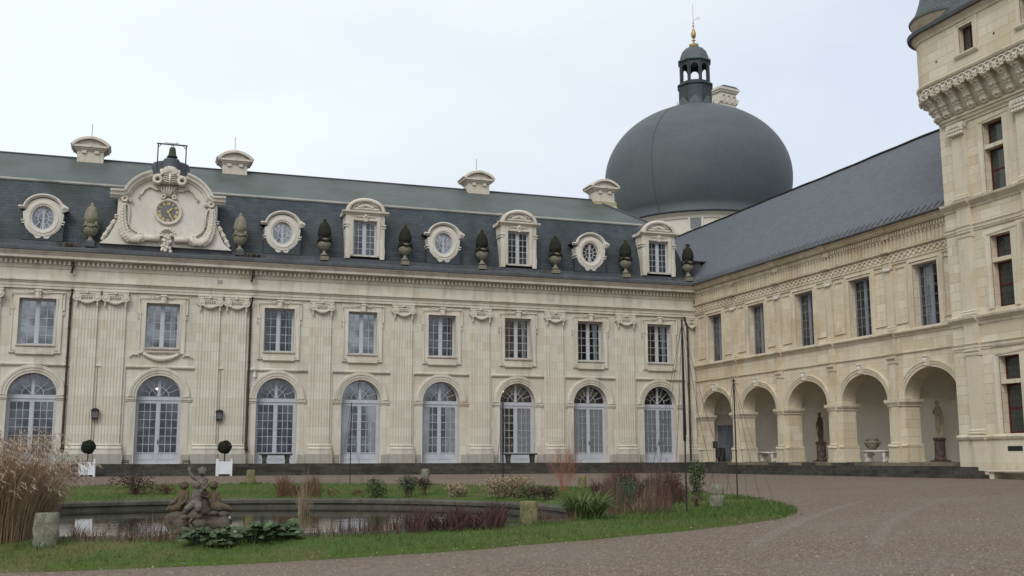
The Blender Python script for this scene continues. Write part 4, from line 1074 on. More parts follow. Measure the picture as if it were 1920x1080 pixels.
# gallery behind the arches
ga = MB(); D = 3.1
ga.quad((-.05, D, 0), (WE, D, 0), (WE, D, 4.6), (-.05, D, 4.6)); ga.quad((.02, .7, 0), (.02, D, 0), (.02, D, 4.6), (.02, .7, 4.6)); ga.quad((WE-.3, .7, 0), (WE-.3, D, 0), (WE-.3, D, 4.6), (WE-.3, .7, 4.6))
for i in range(4):
    m_ = (WC[i]+WC[i+1])/2; ga.quad((m_-.54, .721, 0), (m_+.54, .721, 0), (m_+.54, .721, 4.3), (m_-.54, .721, 4.3))
for c in WC:
    ap = arcpts(c, 2.72, 2.17, 1.5, 0, PI, 22)
    for k in range(22): ga.quad((ap[k][0], .71, ap[k][1]), (ap[k+1][0], .71, ap[k+1][1]), (ap[k+1][0], D, ap[k+1][1]), (ap[k][0], D, ap[k][1]))
    ga.ring(arcpts(c, 2.72, 2.16, 1.48, 0, PI, 22), [(-.0, -D), (-.0, -D+.10), (.14, -D+.10), (.14, -D)])
ga.build('gallery', M['gallery'], wing, fix=False)
fl_ = MB().box(-.02, WE, .0, D+.1, -.2, .03).build('gallery_floor', M['stepface'], wing)
wt_ = MB()
# piers: base plinth, moulded foot, impost, with applied pilaster in front
mids = [(WC[i]+WC[i+1])/2 for i in range(4)]
for m_ in mids+[.26]:
    a, b = (m_-.54, m_+.54) if m_ > 1 else (.0, .72)
    wt_.box(a-.06, b+.06, -.07, .78, .0, .66); wt_.box(a-.09, b+.09, -.10, .81, .0, .14)
    wt_.sweep([(-.78, .66), (.10, .66), (.11, .70), (.08, .75), (.05, .78), (-.75, .78)], a-.08, b+.08)
    wt_.box(a-.05, b+.05, -.05, .77, 2.36, 2.46); wt_.box(a-.10, b+.10, -.10, .80, 2.463, 2.52); wt_.box(a-.14, b+.14, -.14, .84, 2.523, 2.655)
for c in WC:
    ap = arcpts(c, SPR, HW, RISE, 0, PI, 30)
    wt_.ring(ap, [(-x, o) for x, o in [(-.01, -.05), (-.01, .04), (.10, .045), (.11, .07), (.20, .075), (.22, .10), (.27, .10), (.28, -.02)]])
    wt_.ring(arcpts(c, SPR, HW, RISE, 0, PI, 30), [(-x, o) for x, o in [(-.01, -.74), (-.01, -.70), (-.01, -.05)]])
    # upper windows: moulded frame
    for hw, w_, o in ((.76, .12, .045), (.88, .16, .08)):
        wt_.ring([(c+.06-hw, 5.56), (c+.06-hw, 8.2+hw-.76), (c+.06+hw, 8.2+hw-.76), (c+.06+hw, 5.56)], [(0, -.01), (0, o), (w_, o*.8 if hw > .8 else o), (w_, -.01)])
    for sx in (-1, 1):                       # sunk panels shown as raised borders
        p, q = sorted((c+.03+sx*1.16, c+.03+sx*1.78))
        wt_.ring([(p, 5.85), (p, 8.22), (q, 8.22), (q, 5.85)], [(-.0, -.01), (0, .05), (.045, .05), (.045, -.01)], closed=True)
# strings and entablature with small breaks over the pilasters
def run(prof, extra=.09, hw=.24, x0=-.0, x1=WE):
    wt_.sweep(prof, x0, x1)
    for m_ in mids: wt_.sweep([(o+extra if o > 0 else o, z) for o, z in prof], m_-hw, m_+hw)
run([(-.02, 5.28), (.04, 5.28), (.06, 5.34), (.14, 5.40), (.18, 5.44), (.18, 5.50), (.05, 5.56), (-.02, 5.56)])
run([(-.02, 4.52), (.03, 4.53), (.07, 4.57), (.07, 4.63), (-.02, 4.66)])
run([(-.02, 8.42), (.06, 8.42), (.06, 8.50), (.10, 8.52), (.10, 8.56), (-.02, 8.57)])
run([(-.02, 8.93), (.10, 8.93), (.17, 8.98), (.17, 9.03), (.05, 9.06), (-.02, 9.06)])
run([(-.02, 9.55), (.08, 9.55), (.10, 9.58), (.10, 9.80), (.22, 9.82), (.30, 9.90), (.32, 9.98), (.42, 10.04), (.46, 10.10), (-.02, 10.11)], .06)
wt_.box(0, WE, -.03, .0, 8.45, 10.1)
for m_ in mids:                              # lower pilasters with pedestal and cap, upper pilasters
    wt_.box(m_-.21, m_+.21, -.14, 0, .66, 4.18); wt_.box(m_-.27, m_+.27, -.20, 0, .0, .62); wt_.box(m_-.30, m_+.30, -.24, 0, .0, .12)
    wt_.sweep([(.0, .62), (.21, .62), (.24, .66), (.22, .72), (.18, .76), (.20, .80), (.16, .86), (.0, .86)], m_-.27, m_+.27)
    wt_.sweep([(.0, 2.36), (.16, 2.36), (.19, 2.46), (.22, 2.52), (.22, 2.655), (0, 2.66)], m_-.26, m_+.26)
    wt_.sweep([(.0, 4.16), (.16, 4.16), (.18, 4.22), (.16, 4.27), (.19, 4.33), (.24, 4.38), (.24, 4.46), (0, 4.47)], m_-.26, m_+.26)
    wt_.box(m_-.20, m_+.20, -.10, 0, 4.47, 5.29)
    wt_.box(m_-.22, m_+.22, -.09, 0, 5.56, 8.2); wt_.sweep([(0, 5.56), (.14, 5.56), (.15, 5.62), (.12, 5.68), (.14, 5.72), (.1, 5.76), (0, 5.76)], m_-.27, m_+.27)
    wt_.box(m_-.26, m_+.26, -.14, 0, 8.34, 8.42)
wt_.build('trim', M['wingtrim'], wing)
cr_ = MB()
x = .15
while x < WE-.1:                             # row of round shells
    cr_.ring(arcpts(x, 8.70, .15, .17, PI*1.0, 0, 8), [(-.03, .02), (-.03, .09), (.03, .09), (.03, .02)]); cr_.ball((x, -.05, 8.66), .07, 6, 4)
    cr_.tube([(x-.18, -.06, 8.60), (x-.18, -.06, 8.46)], .03, 5); x += .36
cr_.build('shell_frieze', M['wingtrim'], wing)
cr_ = MB(); x = .1
while x < WE-.1:                             # upright ribs of the frieze, dentils above
    cr_.box(x-.05, x+.05, -.085, -.03, 9.08, 9.50); cr_.ball((x, -.075, 9.50), .065, 6, 4); x += .24
cr_.build('ribbed_frieze', M['wingtrim'], wing)
cr_ = MB(); x = .05
while x < WE-.1: cr_.box(x, x+.09, -.17, -.10, 9.62, 9.78); x += .17
cr_.build('dentils', M['wingtrim'], wing)
kt = None
for c in WC:
    if kt is None:
        k = MB(); k.prism([(-.10, 3.90), (.10, 3.90), (.14, 4.34), (-.14, 4.34)], -.22, 0); k.tube([(-.15, -.2, 4.30), (.15, -.2, 4.30)], .06, 7)
        k.ball((0, -.24, 4.12), .10, 8, 6, (.8, .8, 1.2)); k.ball((0, -.22, 3.96), .075, 7, 5); kt = k.build('keystone', M['carved'], wing, (c, 0, 0))
    else: dup(kt, (c, 0, 0), parent=wing)
pc = None
for m_ in mids:
    if pc is None:
        k = MB(); k.box(-.22, .22, -.13, 0, 8.17, 8.34)
        for sx in (-1, 1): k.tube([(sx*.2, -.17, 8.27), (sx*.2, -.05, 8.27)], .075, 8)
        for j in range(5): k.ball((-.16+.08*j, -.15, 8.20), .055, 6, 4)
        pc = k.build('capital', M['carved'], wing, (m_, 0, 0))
    else: dup(pc, (m_, 0, 0), parent=wing)
wwin = None
for i, c in enumerate(WC):
    if wwin is None:
        f, g, _ = casement(1.52, 5.58, 8.2, 2, 6, y=.30); wwin = f.build('window', M['wingframe'], wing, (c+.06, 0, 0)); g.build('pane', M['glass'], wwin)
    else: dup(wwin, (c+.06, 0, 0), parent=wing)
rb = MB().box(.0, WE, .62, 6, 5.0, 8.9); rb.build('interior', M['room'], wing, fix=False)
wws = [o for o in wing.children if o.name.startswith('window')]
drape(-.62, -.2, 5.65, 8.1, .44, 3, .03).build('curtain', M['curtain'], wws[4], fix=False)
# roof
wr = MB(); ey, ez, ry, rz_ = -.50, 10.14, 5.0, 15.62
NS = 40
for k in range(NS):
    a, b = -12+(WE+12)*k/NS, -12+(WE+12)*(k+1)/NS
    sg = lambda q: .012*math.sin(q*.55+1)+.010*math.sin(q*1.9)
    ra, rb_ = rz_+sg(a), rz_+sg(b)
    mid = lambda q: (q, (ey+ry)/2, (ez+rz_)/2-.05+.03*math.sin(q*.8+2)+.5*sg(q))
    wr.quad((a, ey, ez), (b, ey, ez), mid(b), mid(a)); wr.quad(mid(a), mid(b), (b, ry, rb_), (a, ry, ra)); wr.quad((a, ry, ra), (b, ry, rb_), (b, 10.5, 10.14), (a, 10.5, 10.14))
# the sheet starts at the main roof's corner: cut what would stand before the palace gutter
wr2 = MB()
for f in wr.f: wr2.quad(*[wr.v[i] for i in f])
wroof = wr2.build('roof', M['wingslate'], wing)
MB().sweep([(.3, 10.04), (.52, 10.06), (.56, 10.10), (.54, 10.17), (.3, 10.16)], .2, WE-.9).build('gutter', M['lead'], wroof)
zz = MB(); x = .9
while x < WE-1: zz.quad((x-.16, -.47, 10.19), (x+.16, -.47, 10.19), (x+.10, -.24, 10.42), (x-.10, -.24, 10.42)); zz.tube([(x+.12, -.40, 10.26), (x+.14, -.14, 10.50)], .035, 5); x += .40
zz.build('gutter_hooks', M['lead'], wroof)
MB().tube([(q, ry, rz_+.02+.012*math.sin(q*.55+1)+.010*math.sin(q*1.9)) for q in [-12+(WE+12)*k/60 for k in range(61)]], .075, 6).build('ridge_tiles', M['moss'], wroof)
lu = MB(); lu.box(-1.2, -.6, .25, .9, 10.8, 11.75); lu.box(-1.35, -.45, .1, 1.3, 11.75, 11.82); lu.build('roof_louvre', M['lead'], wroof)

# ------------------------------------------------------------------ keep (face one metre before the wing)
TX = 2.75
keep = thing('keep_tower', 'tall cream stone keep with carved corbels and red framed windows at the right edge', 'tower', (TX, 0, 0), -PI/2)
E0 = 22.3; TE = 48
tm = MB()
wc = 25.05; hwT = .50
ops = [(hwT, 1.03, 3.84, 0), (hwT, 5.62, 8.30, 0), (hwT, 9.96, 12.60, 0)]
wall(tm, E0, 26.9, -.8, 13.1, 0, ops, wc+.02, .34)
for c in (29.6, 34.2, 38.8): wall(tm, c-2.7 if c == 29.6 else c-2.3, c+2.3, -.8, 13.1, 0, ops, c, .42)
tm.quad((41.1, 0, -.8), (TE, 0, -.8), (TE, 0, 13.1), (41.1, 0, 13.1))
tm.quad((E0, 0, -.8), (E0, 11, -.8), (E0, 11, 13.1), (E0, 0, 13.1))
tm.build('wall', M['tower'], keep, merge=True)
# upper storey carried out on corbels, rounded corner
OV, RC = .86, .46
def plan(o, n=8):                            # plan line: from the far side round the corner and along the front; offset o outward
    r = RC+o; cx_, cy_ = E0+RC, RC
    pts = [(E0-o, 11)]+[(cx_+r*math.cos(a), cy_+r*math.sin(a)) for a in [PI+PI/2*k/n for k in range(n+1)]]+[(TE, -o)]
    return pts
def wrap(mb, prof):                          # profile (out, z) carried along the plan line
    rows = [[(x, y, z) for x, y in plan(o)] for o, z in prof]
    for a, b in zip(rows, rows[1:]):
        for k in range(len(a)-1): mb.quad(a[k], a[k+1], b[k+1], b[k])
up_ = MB()
us = MB()
P = plan(OV)
wrap(us, [(OV, 14.66), (OV, 16.72)])
# front panel of the upper wall is rebuilt with window openings
us.f = [f for f in us.f if not all(abs(us.v[i][1]+OV) < 1e-6 for i in f)]
xs = E0+RC
wall(us, xs, 26.5, 14.66, 16.72, -OV, [(.36, 15.22, 16.25, 0)], 25.0, .35)
wall(us, 26.5, 30.8, 14.66, 16.72, -OV, [(.36, 15.22, 16.25, 0)], 28.02, .35); us.quad((30.8, -OV, 14.66), (TE, -OV, 14.66), (TE, -OV, 16.72), (30.8, -OV, 16.72))
us.build('upper_wall', M['tower'], keep, merge=True)
tt = MB()
wrap(tt, [(.0, 12.92), (.05, 12.92), (.06, 13.0), (.12, 13.04), (.14, 13.12), (.20, 13.16), (.20, 13.24), (.05, 13.27)])
wrap(tt, [(.02, 13.25), (.20, 13.5), (.36, 13.85), (.44, 14.20), (OV-.02, 14.21), (OV-.02, 14.50), (OV+.06, 14.53), (OV+.10, 14.60), (OV+.10, 14.66), (OV, 14.72)])
wrap(tt, [(OV, 16.45), (OV+.05, 16.47), (OV+.05, 16.58), (OV+.10, 16.64), (OV+.18, 16.72), (OV+.18, 16.78)])
def tr_(prof, x1=TE, brk=()):
    tt.sweep(prof, E0-.02, x1)
    for a, b in brk: tt.sweep([(o+.09 if o > 0 else o, z) for o, z in prof], a, b)
PB = [(23.02, 23.80), (26.30, 27.08), (27.95, 28.7), (30.9, 31.7)]
pf = [(-.02, 9.56), (.04, 9.57), (.06, 9.64), (.15, 9.72), (.24, 9.80), (.26, 9.88), (.08, 9.94), (-.02, 9.95)]; tr_(pf, brk=PB)
tr_([(-.02, 8.66), (.03, 8.67), (.03, 8.74), (.06, 8.75), (.06, 8.83), (.10, 8.90), (-.02, 8.92)], brk=PB)
tr_([(-.02, 5.10), (.04, 5.11), (.06, 5.2), (.15, 5.28), (.22, 5.34), (.24, 5.42), (.08, 5.47), (-.02, 5.48)], brk=PB)
tr_([(-.02, 4.16), (.03, 4.17), (.03, 4.25), (.06, 4.26), (.06, 4.34), (.10, 4.41), (-.02, 4.43)], brk=PB)
tr_([(-.02, .84), (.10, .85), (.13, .90), (.15, .95), (.12, 1.0), (.05, 1.04), (-.02, 1.04)], brk=PB)
tt.box(E0, TE, -.05, 0, -.8, .845)
for a, b in PB:
    for z0, z1 in ((-.8, .85), (1.04, 3.95), (4.42, 5.11), (5.48, 8.45), (8.91, 9.57), (9.95, 12.93)): tt.box(a+.04, b-.04, -.13, 0, z0, z1)
    for z in (1.04, 5.48, 9.95):
        tt.sweep([(0, z), (.2, z), (.21, z+.06), (.17, z+.1), (.19, z+.14), (.13, z+.2), (0, z+.2)], a-.02, b+.02)
for z in (3.95, 8.45):
    for a, b in PB: tt.sweep([(0, z), (.15, z), (.17, z+.08), (.15, z+.12), (.20, z+.18), (.2, z+.23), (0, z+.23)], a, b)
for c in (wc+.02, 29.6, 34.2, 38.8):
    for z0, z1, tz in ((1.04, 3.84, 2.83), (5.60, 8.30, 7.3), (9.96, 12.60, 11.6)):
        pth = [(c-hwT, z0), (c-hwT, z1), (c+hwT, z1), (c+hwT, z0)]
        tt.ring(pth, [(0, -.02), (0, .03), (.12, .03), (.14, .055), (.24, .06), (.26, -.02)])
        tt.box(c-hwT-.001, c+hwT+.001, .02, .40, tz, tz+.15)
        tt.sweep([(-.02, z1+.34), (.05, z1+.35), (.08, z1+.42), (-.02, z1+.44)], c-hwT-.3, c+hwT+.3)
for c in (25.0, 28.02):
    tt.ring([(c-.36, 15.22), (c-.36, 16.25), (c+.36, 16.25), (c+.36, 15.22)], [(0, OV-.02), (0, OV+.03), (.1, OV+.03), (.12, OV+.05), (.2, OV+.05), (.2, OV-.02)])
    tt.sweep([(OV-.02, 15.04), (OV+.06, 15.06), (OV+.12, 15.14), (OV+.12, 15.20), (OV-.3, 15.22)], c-.60, c+.60)
tt.build('trim', M['towertrim'], keep)
# corbels and tracery
def corbel():
    c = MB(); c.prism([(0, 13.26), (.14, 13.30), (.24, 13.55), (.30, 13.9), (.42, 14.3), (.50, 14.74), (0, 14.74)], -.13, .13)
    for k in range(9):
        u = k/8; o = .14+.36*u**1.2; z = 13.34+1.32*u
        for q in (-1, 0, 1): c.ball((o+.02, q*.09, z+.05*((k+q) % 2)), .075+.03*math.sin(k*2.1), 6, 4)
    c.tube([(.52, -.16, 14.62), (.52, .16, 14.62)], .11, 8)
    return c
cb = corbel(); cb.v = [(x*1.36, y*1.05, 13.24+(z-13.26)*.65) for x, y, z in cb.v]; proto = None
cpos = [(xs+.30+.66*k, 0.0, -PI/2) for k in range(26)]
for k in range(3): a = PI+PI/2*(k+.5)/3; cpos.append((E0+RC+(RC)*math.cos(a), RC+RC*math.sin(a), a))
for k in range(3): cpos.append((E0, RC+.4+.66*k, PI))
for x, y, a in cpos:
    if proto is None:
        proto = cb.build('corbel', M['carved'], keep, (x, y, 0)); proto.rotation_euler = (0, 0, a)
    else: dup(proto, (x, y, 0), a, parent=keep)
tc_ = MB()
for k in range(40):                          # interlaced arcs above the corbels
    x = xs-.1+.33*k; tc_.ring(arcpts(x, 14.12, .30, .36, 0, PI, 10), [(-.025, OV-.04), (-.025, OV+.03), (.025, OV+.03), (.025, OV-.04)]); tc_.ball((x+.16, -OV-.01, 14.42), .05, 6, 4)
    tc_.ball((x, -OV-.01, 14.28), .055, 6, 4)
for k in range(5):
    a = PI+PI/2*(k+.5)/5; r = RC+OV
    for j in range(6): b = PI*j/5; tc_.ball((E0+RC+r*math.cos(a+.1*math.cos(b)), RC+r*math.sin(a+.1*math.cos(b)), 14.12+.34*math.sin(b)), .06, 6, 4)
tc_.build('tracery', M['carved'], keep)
fig = MB()
for z, r in ((13.8, .16), (14.3, .12), (14.6, .10), (15.7, .14), (16.1, .13), (16.3, .08), (13.65, .10)): fig.ball((E0-OV-.08, 1.0, z), r, 8, 6)
fig.tube([(E0-OV-.07, 1.0, 14.3), (E0-OV-.07, 1.0, 16.2)], .07, 7); fig.build('corner_carving', M['carved'], keep)
cap = None
for a, b in PB:
    for z, zt in ((12.45, 12.93),):
        c = (a+b)/2; k = MB(); k.prism([(-.34, z), (.34, z), (.40, zt), (-.40, zt)], -.22, 0); k.box(-.44, .44, -.27, 0, zt-.07, zt)
        for r_ in range(3):
            for j in range(6): k.ball((-.33-.03*r_+(.66+.06*r_)*j/5, -.24, z+.07+.14*r_), .075, 6, 5)
        for sx in (-1, 1): k.tube([(sx*.36, -.3, zt-.15), (sx*.36, -.1, zt-.15)], .1, 8)
        k.build('capital', M['carved'], keep, (c, 0, 0))
# red framed leaded windows
def redwin(c, parts):
    f = MB(); g = MB(); y = .28; h = hwT
    for z0, z1, mid in parts:
        for x in (-h+.0, h-.05): f.box(x, x+.05, y, y+.06, z0, z1)
        f.box(-h+.05, h-.05, y, y+.06, z0, z0+.06); f.box(-h+.05, h-.05, y, y+.06, z1-.06, z1)
        if mid: f.box(-h+.05, h-.05, y+.005, y+.055, (z0+z1)/2-.025, (z0+z1)/2+.025)
        g.quad((-h, y+.03, z0), (h, y+.03, z0), (h, y+.03, z1), (-h, y+.03, z1))
    wf = f.build('window', M['redframe'], keep, (c, 0, 0)); g.build('leaded_pane', M['leadglass'], wf); return wf
tw = redwin(wc+.02, [(1.06, 2.83, 1), (2.98, 3.84, 0)]); tw2 = redwin(wc+.02, [(5.64, 7.30, 1), (7.45, 8.30, 0)]); tw3 = redwin(wc+.02, [(9.98, 11.60, 1), (11.75, 12.60, 0)])
for c in (29.6, 34.2, 38.8):
    for w_ in (tw, tw2, tw3): dup(w_, (c, 0, 0), parent=keep)
f = MB(); y = -OV+.2
for x in (-.36, .31): f.box(x, x+.05, y, y+.06, 15.23, 16.24)
f.box(-.31, .31, y, y+.06, 15.23, 15.28); f.box(-.31, .31, y, y+.06, 16.19, 16.24); f.box(-.02, .02, y-.01, y+.06, 15.28, 16.19)
wf = f.build('small_window', M['redframe'], keep, (25.0, 0, 0)); MB().quad((-.36, y+.03, 15.23), (.36, y+.03, 15.23), (.36, y+.03, 16.24), (-.36, y+.03, 16.24)).build('leaded_pane', M['leadglass'], wf); dup(wf, (28.02, 0, 0), parent=keep)
for x, z in ((23.35, 15.38), (26.37, 15.39)): MB().tube([(x, -OV-.012, z), (x, -OV+.02, z)], .045, 8).build('putlog_hole', M['black'], keep)
MB().box(24.75, 25.45, -.056, -.04, .42, .60).build('cellar_vent', M['black'], keep)
# roof of the keep and its stair turret
kr = MB(); e = OV+.30; PP = plan(e)
rows = [[(x, y, 16.74) for x, y in plan(e)], [(x, y, 16.88) for x, y in plan(e)], [(x, y, 17.12) for x, y in plan(e-.5)], [(x, y, 21.2) for x, y in plan(-2.2)]]
rows[3][0] = (E0+2.2, 11, 21.2)
for a, b in zip(rows, rows[1:]):
    for k in range(len(a)-1): kr.quad(a[k], a[k+1], b[k+1], b[k])
kr.quad(*[(x, y, 16.74) for x, y in ((E0-.1, -.2), (TE, -.2), (TE, 8), (E0-.1, 8))])
krf = kr.build('roof', M['towerslate'], keep)
eg = MB()
wrap(eg, [(OV+.12, 16.73), (OV+.32, 16.73), (OV+.35, 16.86), (OV+.26, 16.89)]); eg.build('eaves_gutter', M['lead'], krf)
tl = MB(); tl.lathe([(1.28, 16.2), (1.28, 17.20), (1.34, 17.25), (1.40, 17.36), (1.50, 17.46), (1.54, 17.55)], (0, 0, 0), 32)
TUR = (22.55, .65)                            # local place of the turret
tl.v = [(x+TUR[0], y+TUR[1], z) for x, y, z in tl.v]; tw_ = tl.build('stair_turret', M['towertrim'], keep, smooth=True)
tl = MB(); tl.lathe([(1.56, 17.50), (1.58, 17.57), (1.34, 17.85), (1.14, 18.4), (.98, 19.2), (.0, 24)], (TUR[0], TUR[1], 0), 32); tl.build('turret_roof', M['towerslate'], tw_, smooth=True)

# ------------------------------------------------------------------ domed tower behind the corner
def atd(px, py, d): return CAM+ray(px, py)*d
DC = atd(1310, 393, 78); DCX, DCY = DC.x, DC.y
dome = thing('dome_tower', 'round white tower behind the roofs under a huge grey dome and lantern', 'tower', (DCX, DCY, 0))
DK = 86/78; dome.scale = (DK, DK, DK); dome.location = (CAM.x+(DCX-CAM.x)*DK, CAM.y+(DCY-CAM.y)*DK, CAM.z*(1-DK))
b = MB(); b.lathe([(5.45, 0), (5.45, 15.95), (5.52, 15.98), (5.58, 16.15), (5.74, 16.30), (5.76, 16.46)], seg=72); b.build('drum', M['drum'], dome, smooth=False)
pr = [(5.86, 16.40), (5.88, 16.48), (5.70, 16.58)]
for k in range(1, 30):
    t = k/29; a = -R(29)+t*(R(78.5)+R(29)); pr.append((6.62*math.cos(a), 19.95+5.30*math.sin(a)*(1 if a > 0 else 1.25)))
pr.append((1.30, 25.15)); pr.append((0, 25.2))
b = MB(); b.lathe(pr, seg=96); db = b.build('dome', M['dome'], dome, smooth=True)
b = MB(); b.lathe([(5.78, 16.36), (5.92, 16.40), (5.92, 16.50), (5.78, 16.55)], seg=96); b.build('dome_gutter', M['lead'], db, smooth=True)
b = MB(); vd = Vector((CAM.x-DCX, CAM.y-DCY)).normalized(); va = math.atan2(vd.y, vd.x)
cab = [((r+.03)*math.cos(va-R(27)), (r+.03)*math.sin(va-R(27)), z) for r, z in pr[2:-2]]; b.tube(cab, .014, 5); b.tube([(5.5*math.cos(va-R(27)), 5.5*math.sin(va-R(27)), z) for z in (16.2, 12)], .02, 5)
b.build('lightning_cable', M['verdigris'], dome)
for ang in (-R(2.2), R(20)):
    a = va+ang; b = MB(); b.ring([(-.36, 15.22), (-.36, 16.0), (.36, 16.0), (.36, 15.22)], [(0, -.05), (0, .06), (.13, .07), (.15, -.05)]); b.box(-.56, .56, -.12, .1, 15.08, 15.21)
    w_ = b.build('window', M['drum'], dome, (5.46*math.cos(a), 5.46*math.sin(a), 0)); w_.rotation_euler = (0, 0, a+PI/2)
    MB().box(-.36, .36, -.03, .06, 15.215, 16.0).build('shutter', M['blind'], w_)
# lantern
lt = MB(); oc8 = lambda r, z: [(r*math.cos(va+PI/8+PI/4*k), r*math.sin(va+PI/8+PI/4*k), z) for k in range(8)]
def o8(mb, rows):
    for (r0, z0), (r1, z1) in zip(rows, rows[1:]):
        a, b_ = oc8(r0, z0), oc8(r1, z1)
        for k in range(8): mb.quad(a[k], a[(k+1) % 8], b_[(k+1) % 8], b_[k])
o8(lt, [(1.32, 24.9), (1.27, 25.6), (1.26, 26.75), (1.36, 26.82), (1.36, 26.90), (1.10, 27.12), (0, 27.12)])
ltn = lt.build('lantern', M['lanternlead'], dome)
sk = MB()
for k in range(48):                          # scalloped lead skirt
    def sr(j): a = 2*PI*j/48; s_ = abs(math.cos(4*(a)+PI/2*0)); return a+va, .28+.62*s_
    (a, ha), (c, hc_) = sr(k), sr(k+1)
    def rr(a_, z): return 1.30/max(.93, 1) + (.36*max(0, 1-(z-24.85)/.45)**2)
    zs_ = [24.80, 25.0, 25.2]
    pts = lambda ang, h: [(rr(ang, 24.8)*math.cos(ang), rr(ang, 24.8)*math.sin(ang), 24.82), (1.42*math.cos(ang), 1.42*math.sin(ang), 25.03), (1.335*math.cos(ang), 1.335*math.sin(ang), 25.25), (1.30*math.cos(ang), 1.30*math.sin(ang), 25.08+h*.9)]
    A, B = pts(a, ha), pts(c, hc_)
    for j in range(3): sk.quad(A[j], B[j], B[j+1], A[j+1])
sk.build('lead_skirt', M['dome'], ltn)
for k in range(8):                           # open arcade: eight arched faces
    a = va+PI/4*k; f = MB(); hw = 1.10*math.tan(PI/8)*1.0; ap_ = 1.10*math.cos(PI/8)
    wall(f, -hw*.93, hw*.93, 27.1, 28.72, -.0, [(.285, 27.14, 28.12, .30)], 0, .16, 10)
    wall(f, -hw*.93, hw*.93, 27.1, 28.72, .16, [(.285, 27.14, 28.12, .30)], 0, .001, 10)
    o = f.build('arch_panel', M['lanternlead'], ltn, (1.02*math.cos(a), 1.02*math.sin(a), 0)); o.rotation_euler = (0, 0, a+PI/2)
for k in range(8):
    a = va+PI/8+PI/4*k; f = MB().tube([(1.08*math.cos(a), 1.08*math.sin(a), 27.1), (1.08*math.cos(a), 1.08*math.sin(a), 28.72)], .085, 8); f.build('post', M['lanternlead'], ltn)
cp_ = MB(); o8(cp_, [(0, 28.66), (1.25, 28.66), (1.27, 28.74), (1.13, 28.86), (1.06, 29.1), (.92, 29.45), (.66, 29.75), (.36, 29.92), (.0, 29.98)]); cp_.build('lantern_cap', M['dome'], ltn)
fn = MB(); fn.lathe([(.0, 29.9), (.34, 29.92), (.36, 30.0), (.30, 30.06), (.34, 30.10), (.16, 30.16), (.08, 30.26), (.05, 30.36), (.16, 30.44), (.05, 30.52), (.06, 30.58), (.15, 30.68), (.18, 30.86), (.17, 31.06), (.09, 31.20), (.11, 31.26), (.04, 31.34), (.03, 31.45), (.09, 31.55), (.03, 31.64), (.06, 31.78), (.025, 31.9), (.02, 32.0)], seg=16)
for k in range(6): a = PI/3*k; fn.ball((.30*math.cos(a), .30*math.sin(a), 30.06), .09, 6, 4)
fi = fn.build('finial', M['gold'], dome, smooth=True)
sp = MB(); sp.tube([(0, 0, 31.9), (0, 0, 33.2)], .014, 5); sp.tube([(0, 0, 32.0), (.28*rt.x, .28*rt.y, 32.12)], .012, 5)
sp.tube([((.38+.1*math.cos(t))*rt.x, (.38+.1*math.cos(t))*rt.y, 32.16+.1*math.sin(t)) for t in [2*PI*j/12 for j in range(13)]], .014, 5); sp.build('weather_vane', M['gold'], fi)
# distant chimney stack beyond the dome
q = atd(1358, 250, 98); S_ = 98/2049.6
ch = thing('chimney_stack', 'tall white stone chimney with blind arches showing behind the dome', 'chimney', (q.x, q.y, q.z), -YAW+.55)
w_, dp = 33*S_*.62, 30*S_*.55
b = MB(); b.box(-w_, w_*.85, -dp, dp, -12, 3.55); b.box(-w_-.06, w_*.85+.06, -dp-.06, dp+.06, 2.50, 2.6); b.build('shaft', M['drum'], ch)
b = MB(); b.box(-w_-.14, w_*.85+.14, -dp-.14, dp+.14, 3.55, 3.72); b.box(-w_-.24, w_*.85+.24, -dp-.24, dp+.24, 3.72, 3.95); b.build('cornice', M['drum'], ch)
b = MB(); b.prism([(-w_-.2, 3.95), (w_*.85+.2, 3.95), (w_*.7, 4.12), (-w_*.8, 4.12)], -dp-.2, dp+.2); b.build('cap', M['lead'], ch)
b = MB()
for k in range(3):
    xx = -w_+.28+(1.85*w_-.5)*k/2*.92
    b.ring(arcpts(xx, 3.05, .24, .26, 0, PI, 10), [(-.05, dp-.02), (-.05, dp+.09), (.05, dp+.09), (.05, dp-.02)])
for k in range(4):
    xx = -w_+.0+(1.85*w_)*k/3; b.prism([(xx-.1, 2.6), (xx+.1, 2.6), (xx+.17, 3.0), (xx-.17, 3.0)], -dp-.16, -dp+.02)
for k in range(3):
    yy = -dp+2*dp*k/2
    for xs_ in (-w_-.14,): b.box(xs_, xs_+.15, yy-.13, yy+.13, 2.6, 3.0)
b.build('blind_arcade', M['drum'], ch)

# ------------------------------------------------------------------ sculpture helper: limbs of changing radius fused into one skin
def limb(mb, pts, rs, seg=10):
    pts = [Vector(p) for p in pts]
    if len(pts) > 1: mb.tube(pts, list(rs), seg)
    for p, r in zip(pts, rs): mb.ball(p, r, seg, 7)
def hand(mb, wrist, d, side, s=1.0):
    """palm, four fingers of different length and a thumb leaving the side"""
    d = Vector(d).normalized(); side = Vector(side).normalized(); w = Vector(wrist); n = d.cross(side)
    limb(mb, [w, w+d*.05*s], [.026*s, .034*s], 8)
    for k, L in enumerate((.055, .065, .062, .05)):
        b = w+d*.075*s+side*(k-1.5)*.021*s; c = b+d*L*.55*s+n*.008*s; e = b+d*L*s+n*.028*s
        limb(mb, [b, c, e], [.0115*s, .0105*s, .009*s], 6)
    b = w+d*.025*s-side*.03*s; limb(mb, [b, b-side*.022*s+d*.02*s, b-side*.028*s+d*.05*s+n*.012*s], [.014*s, .012*s, .010*s], 6)
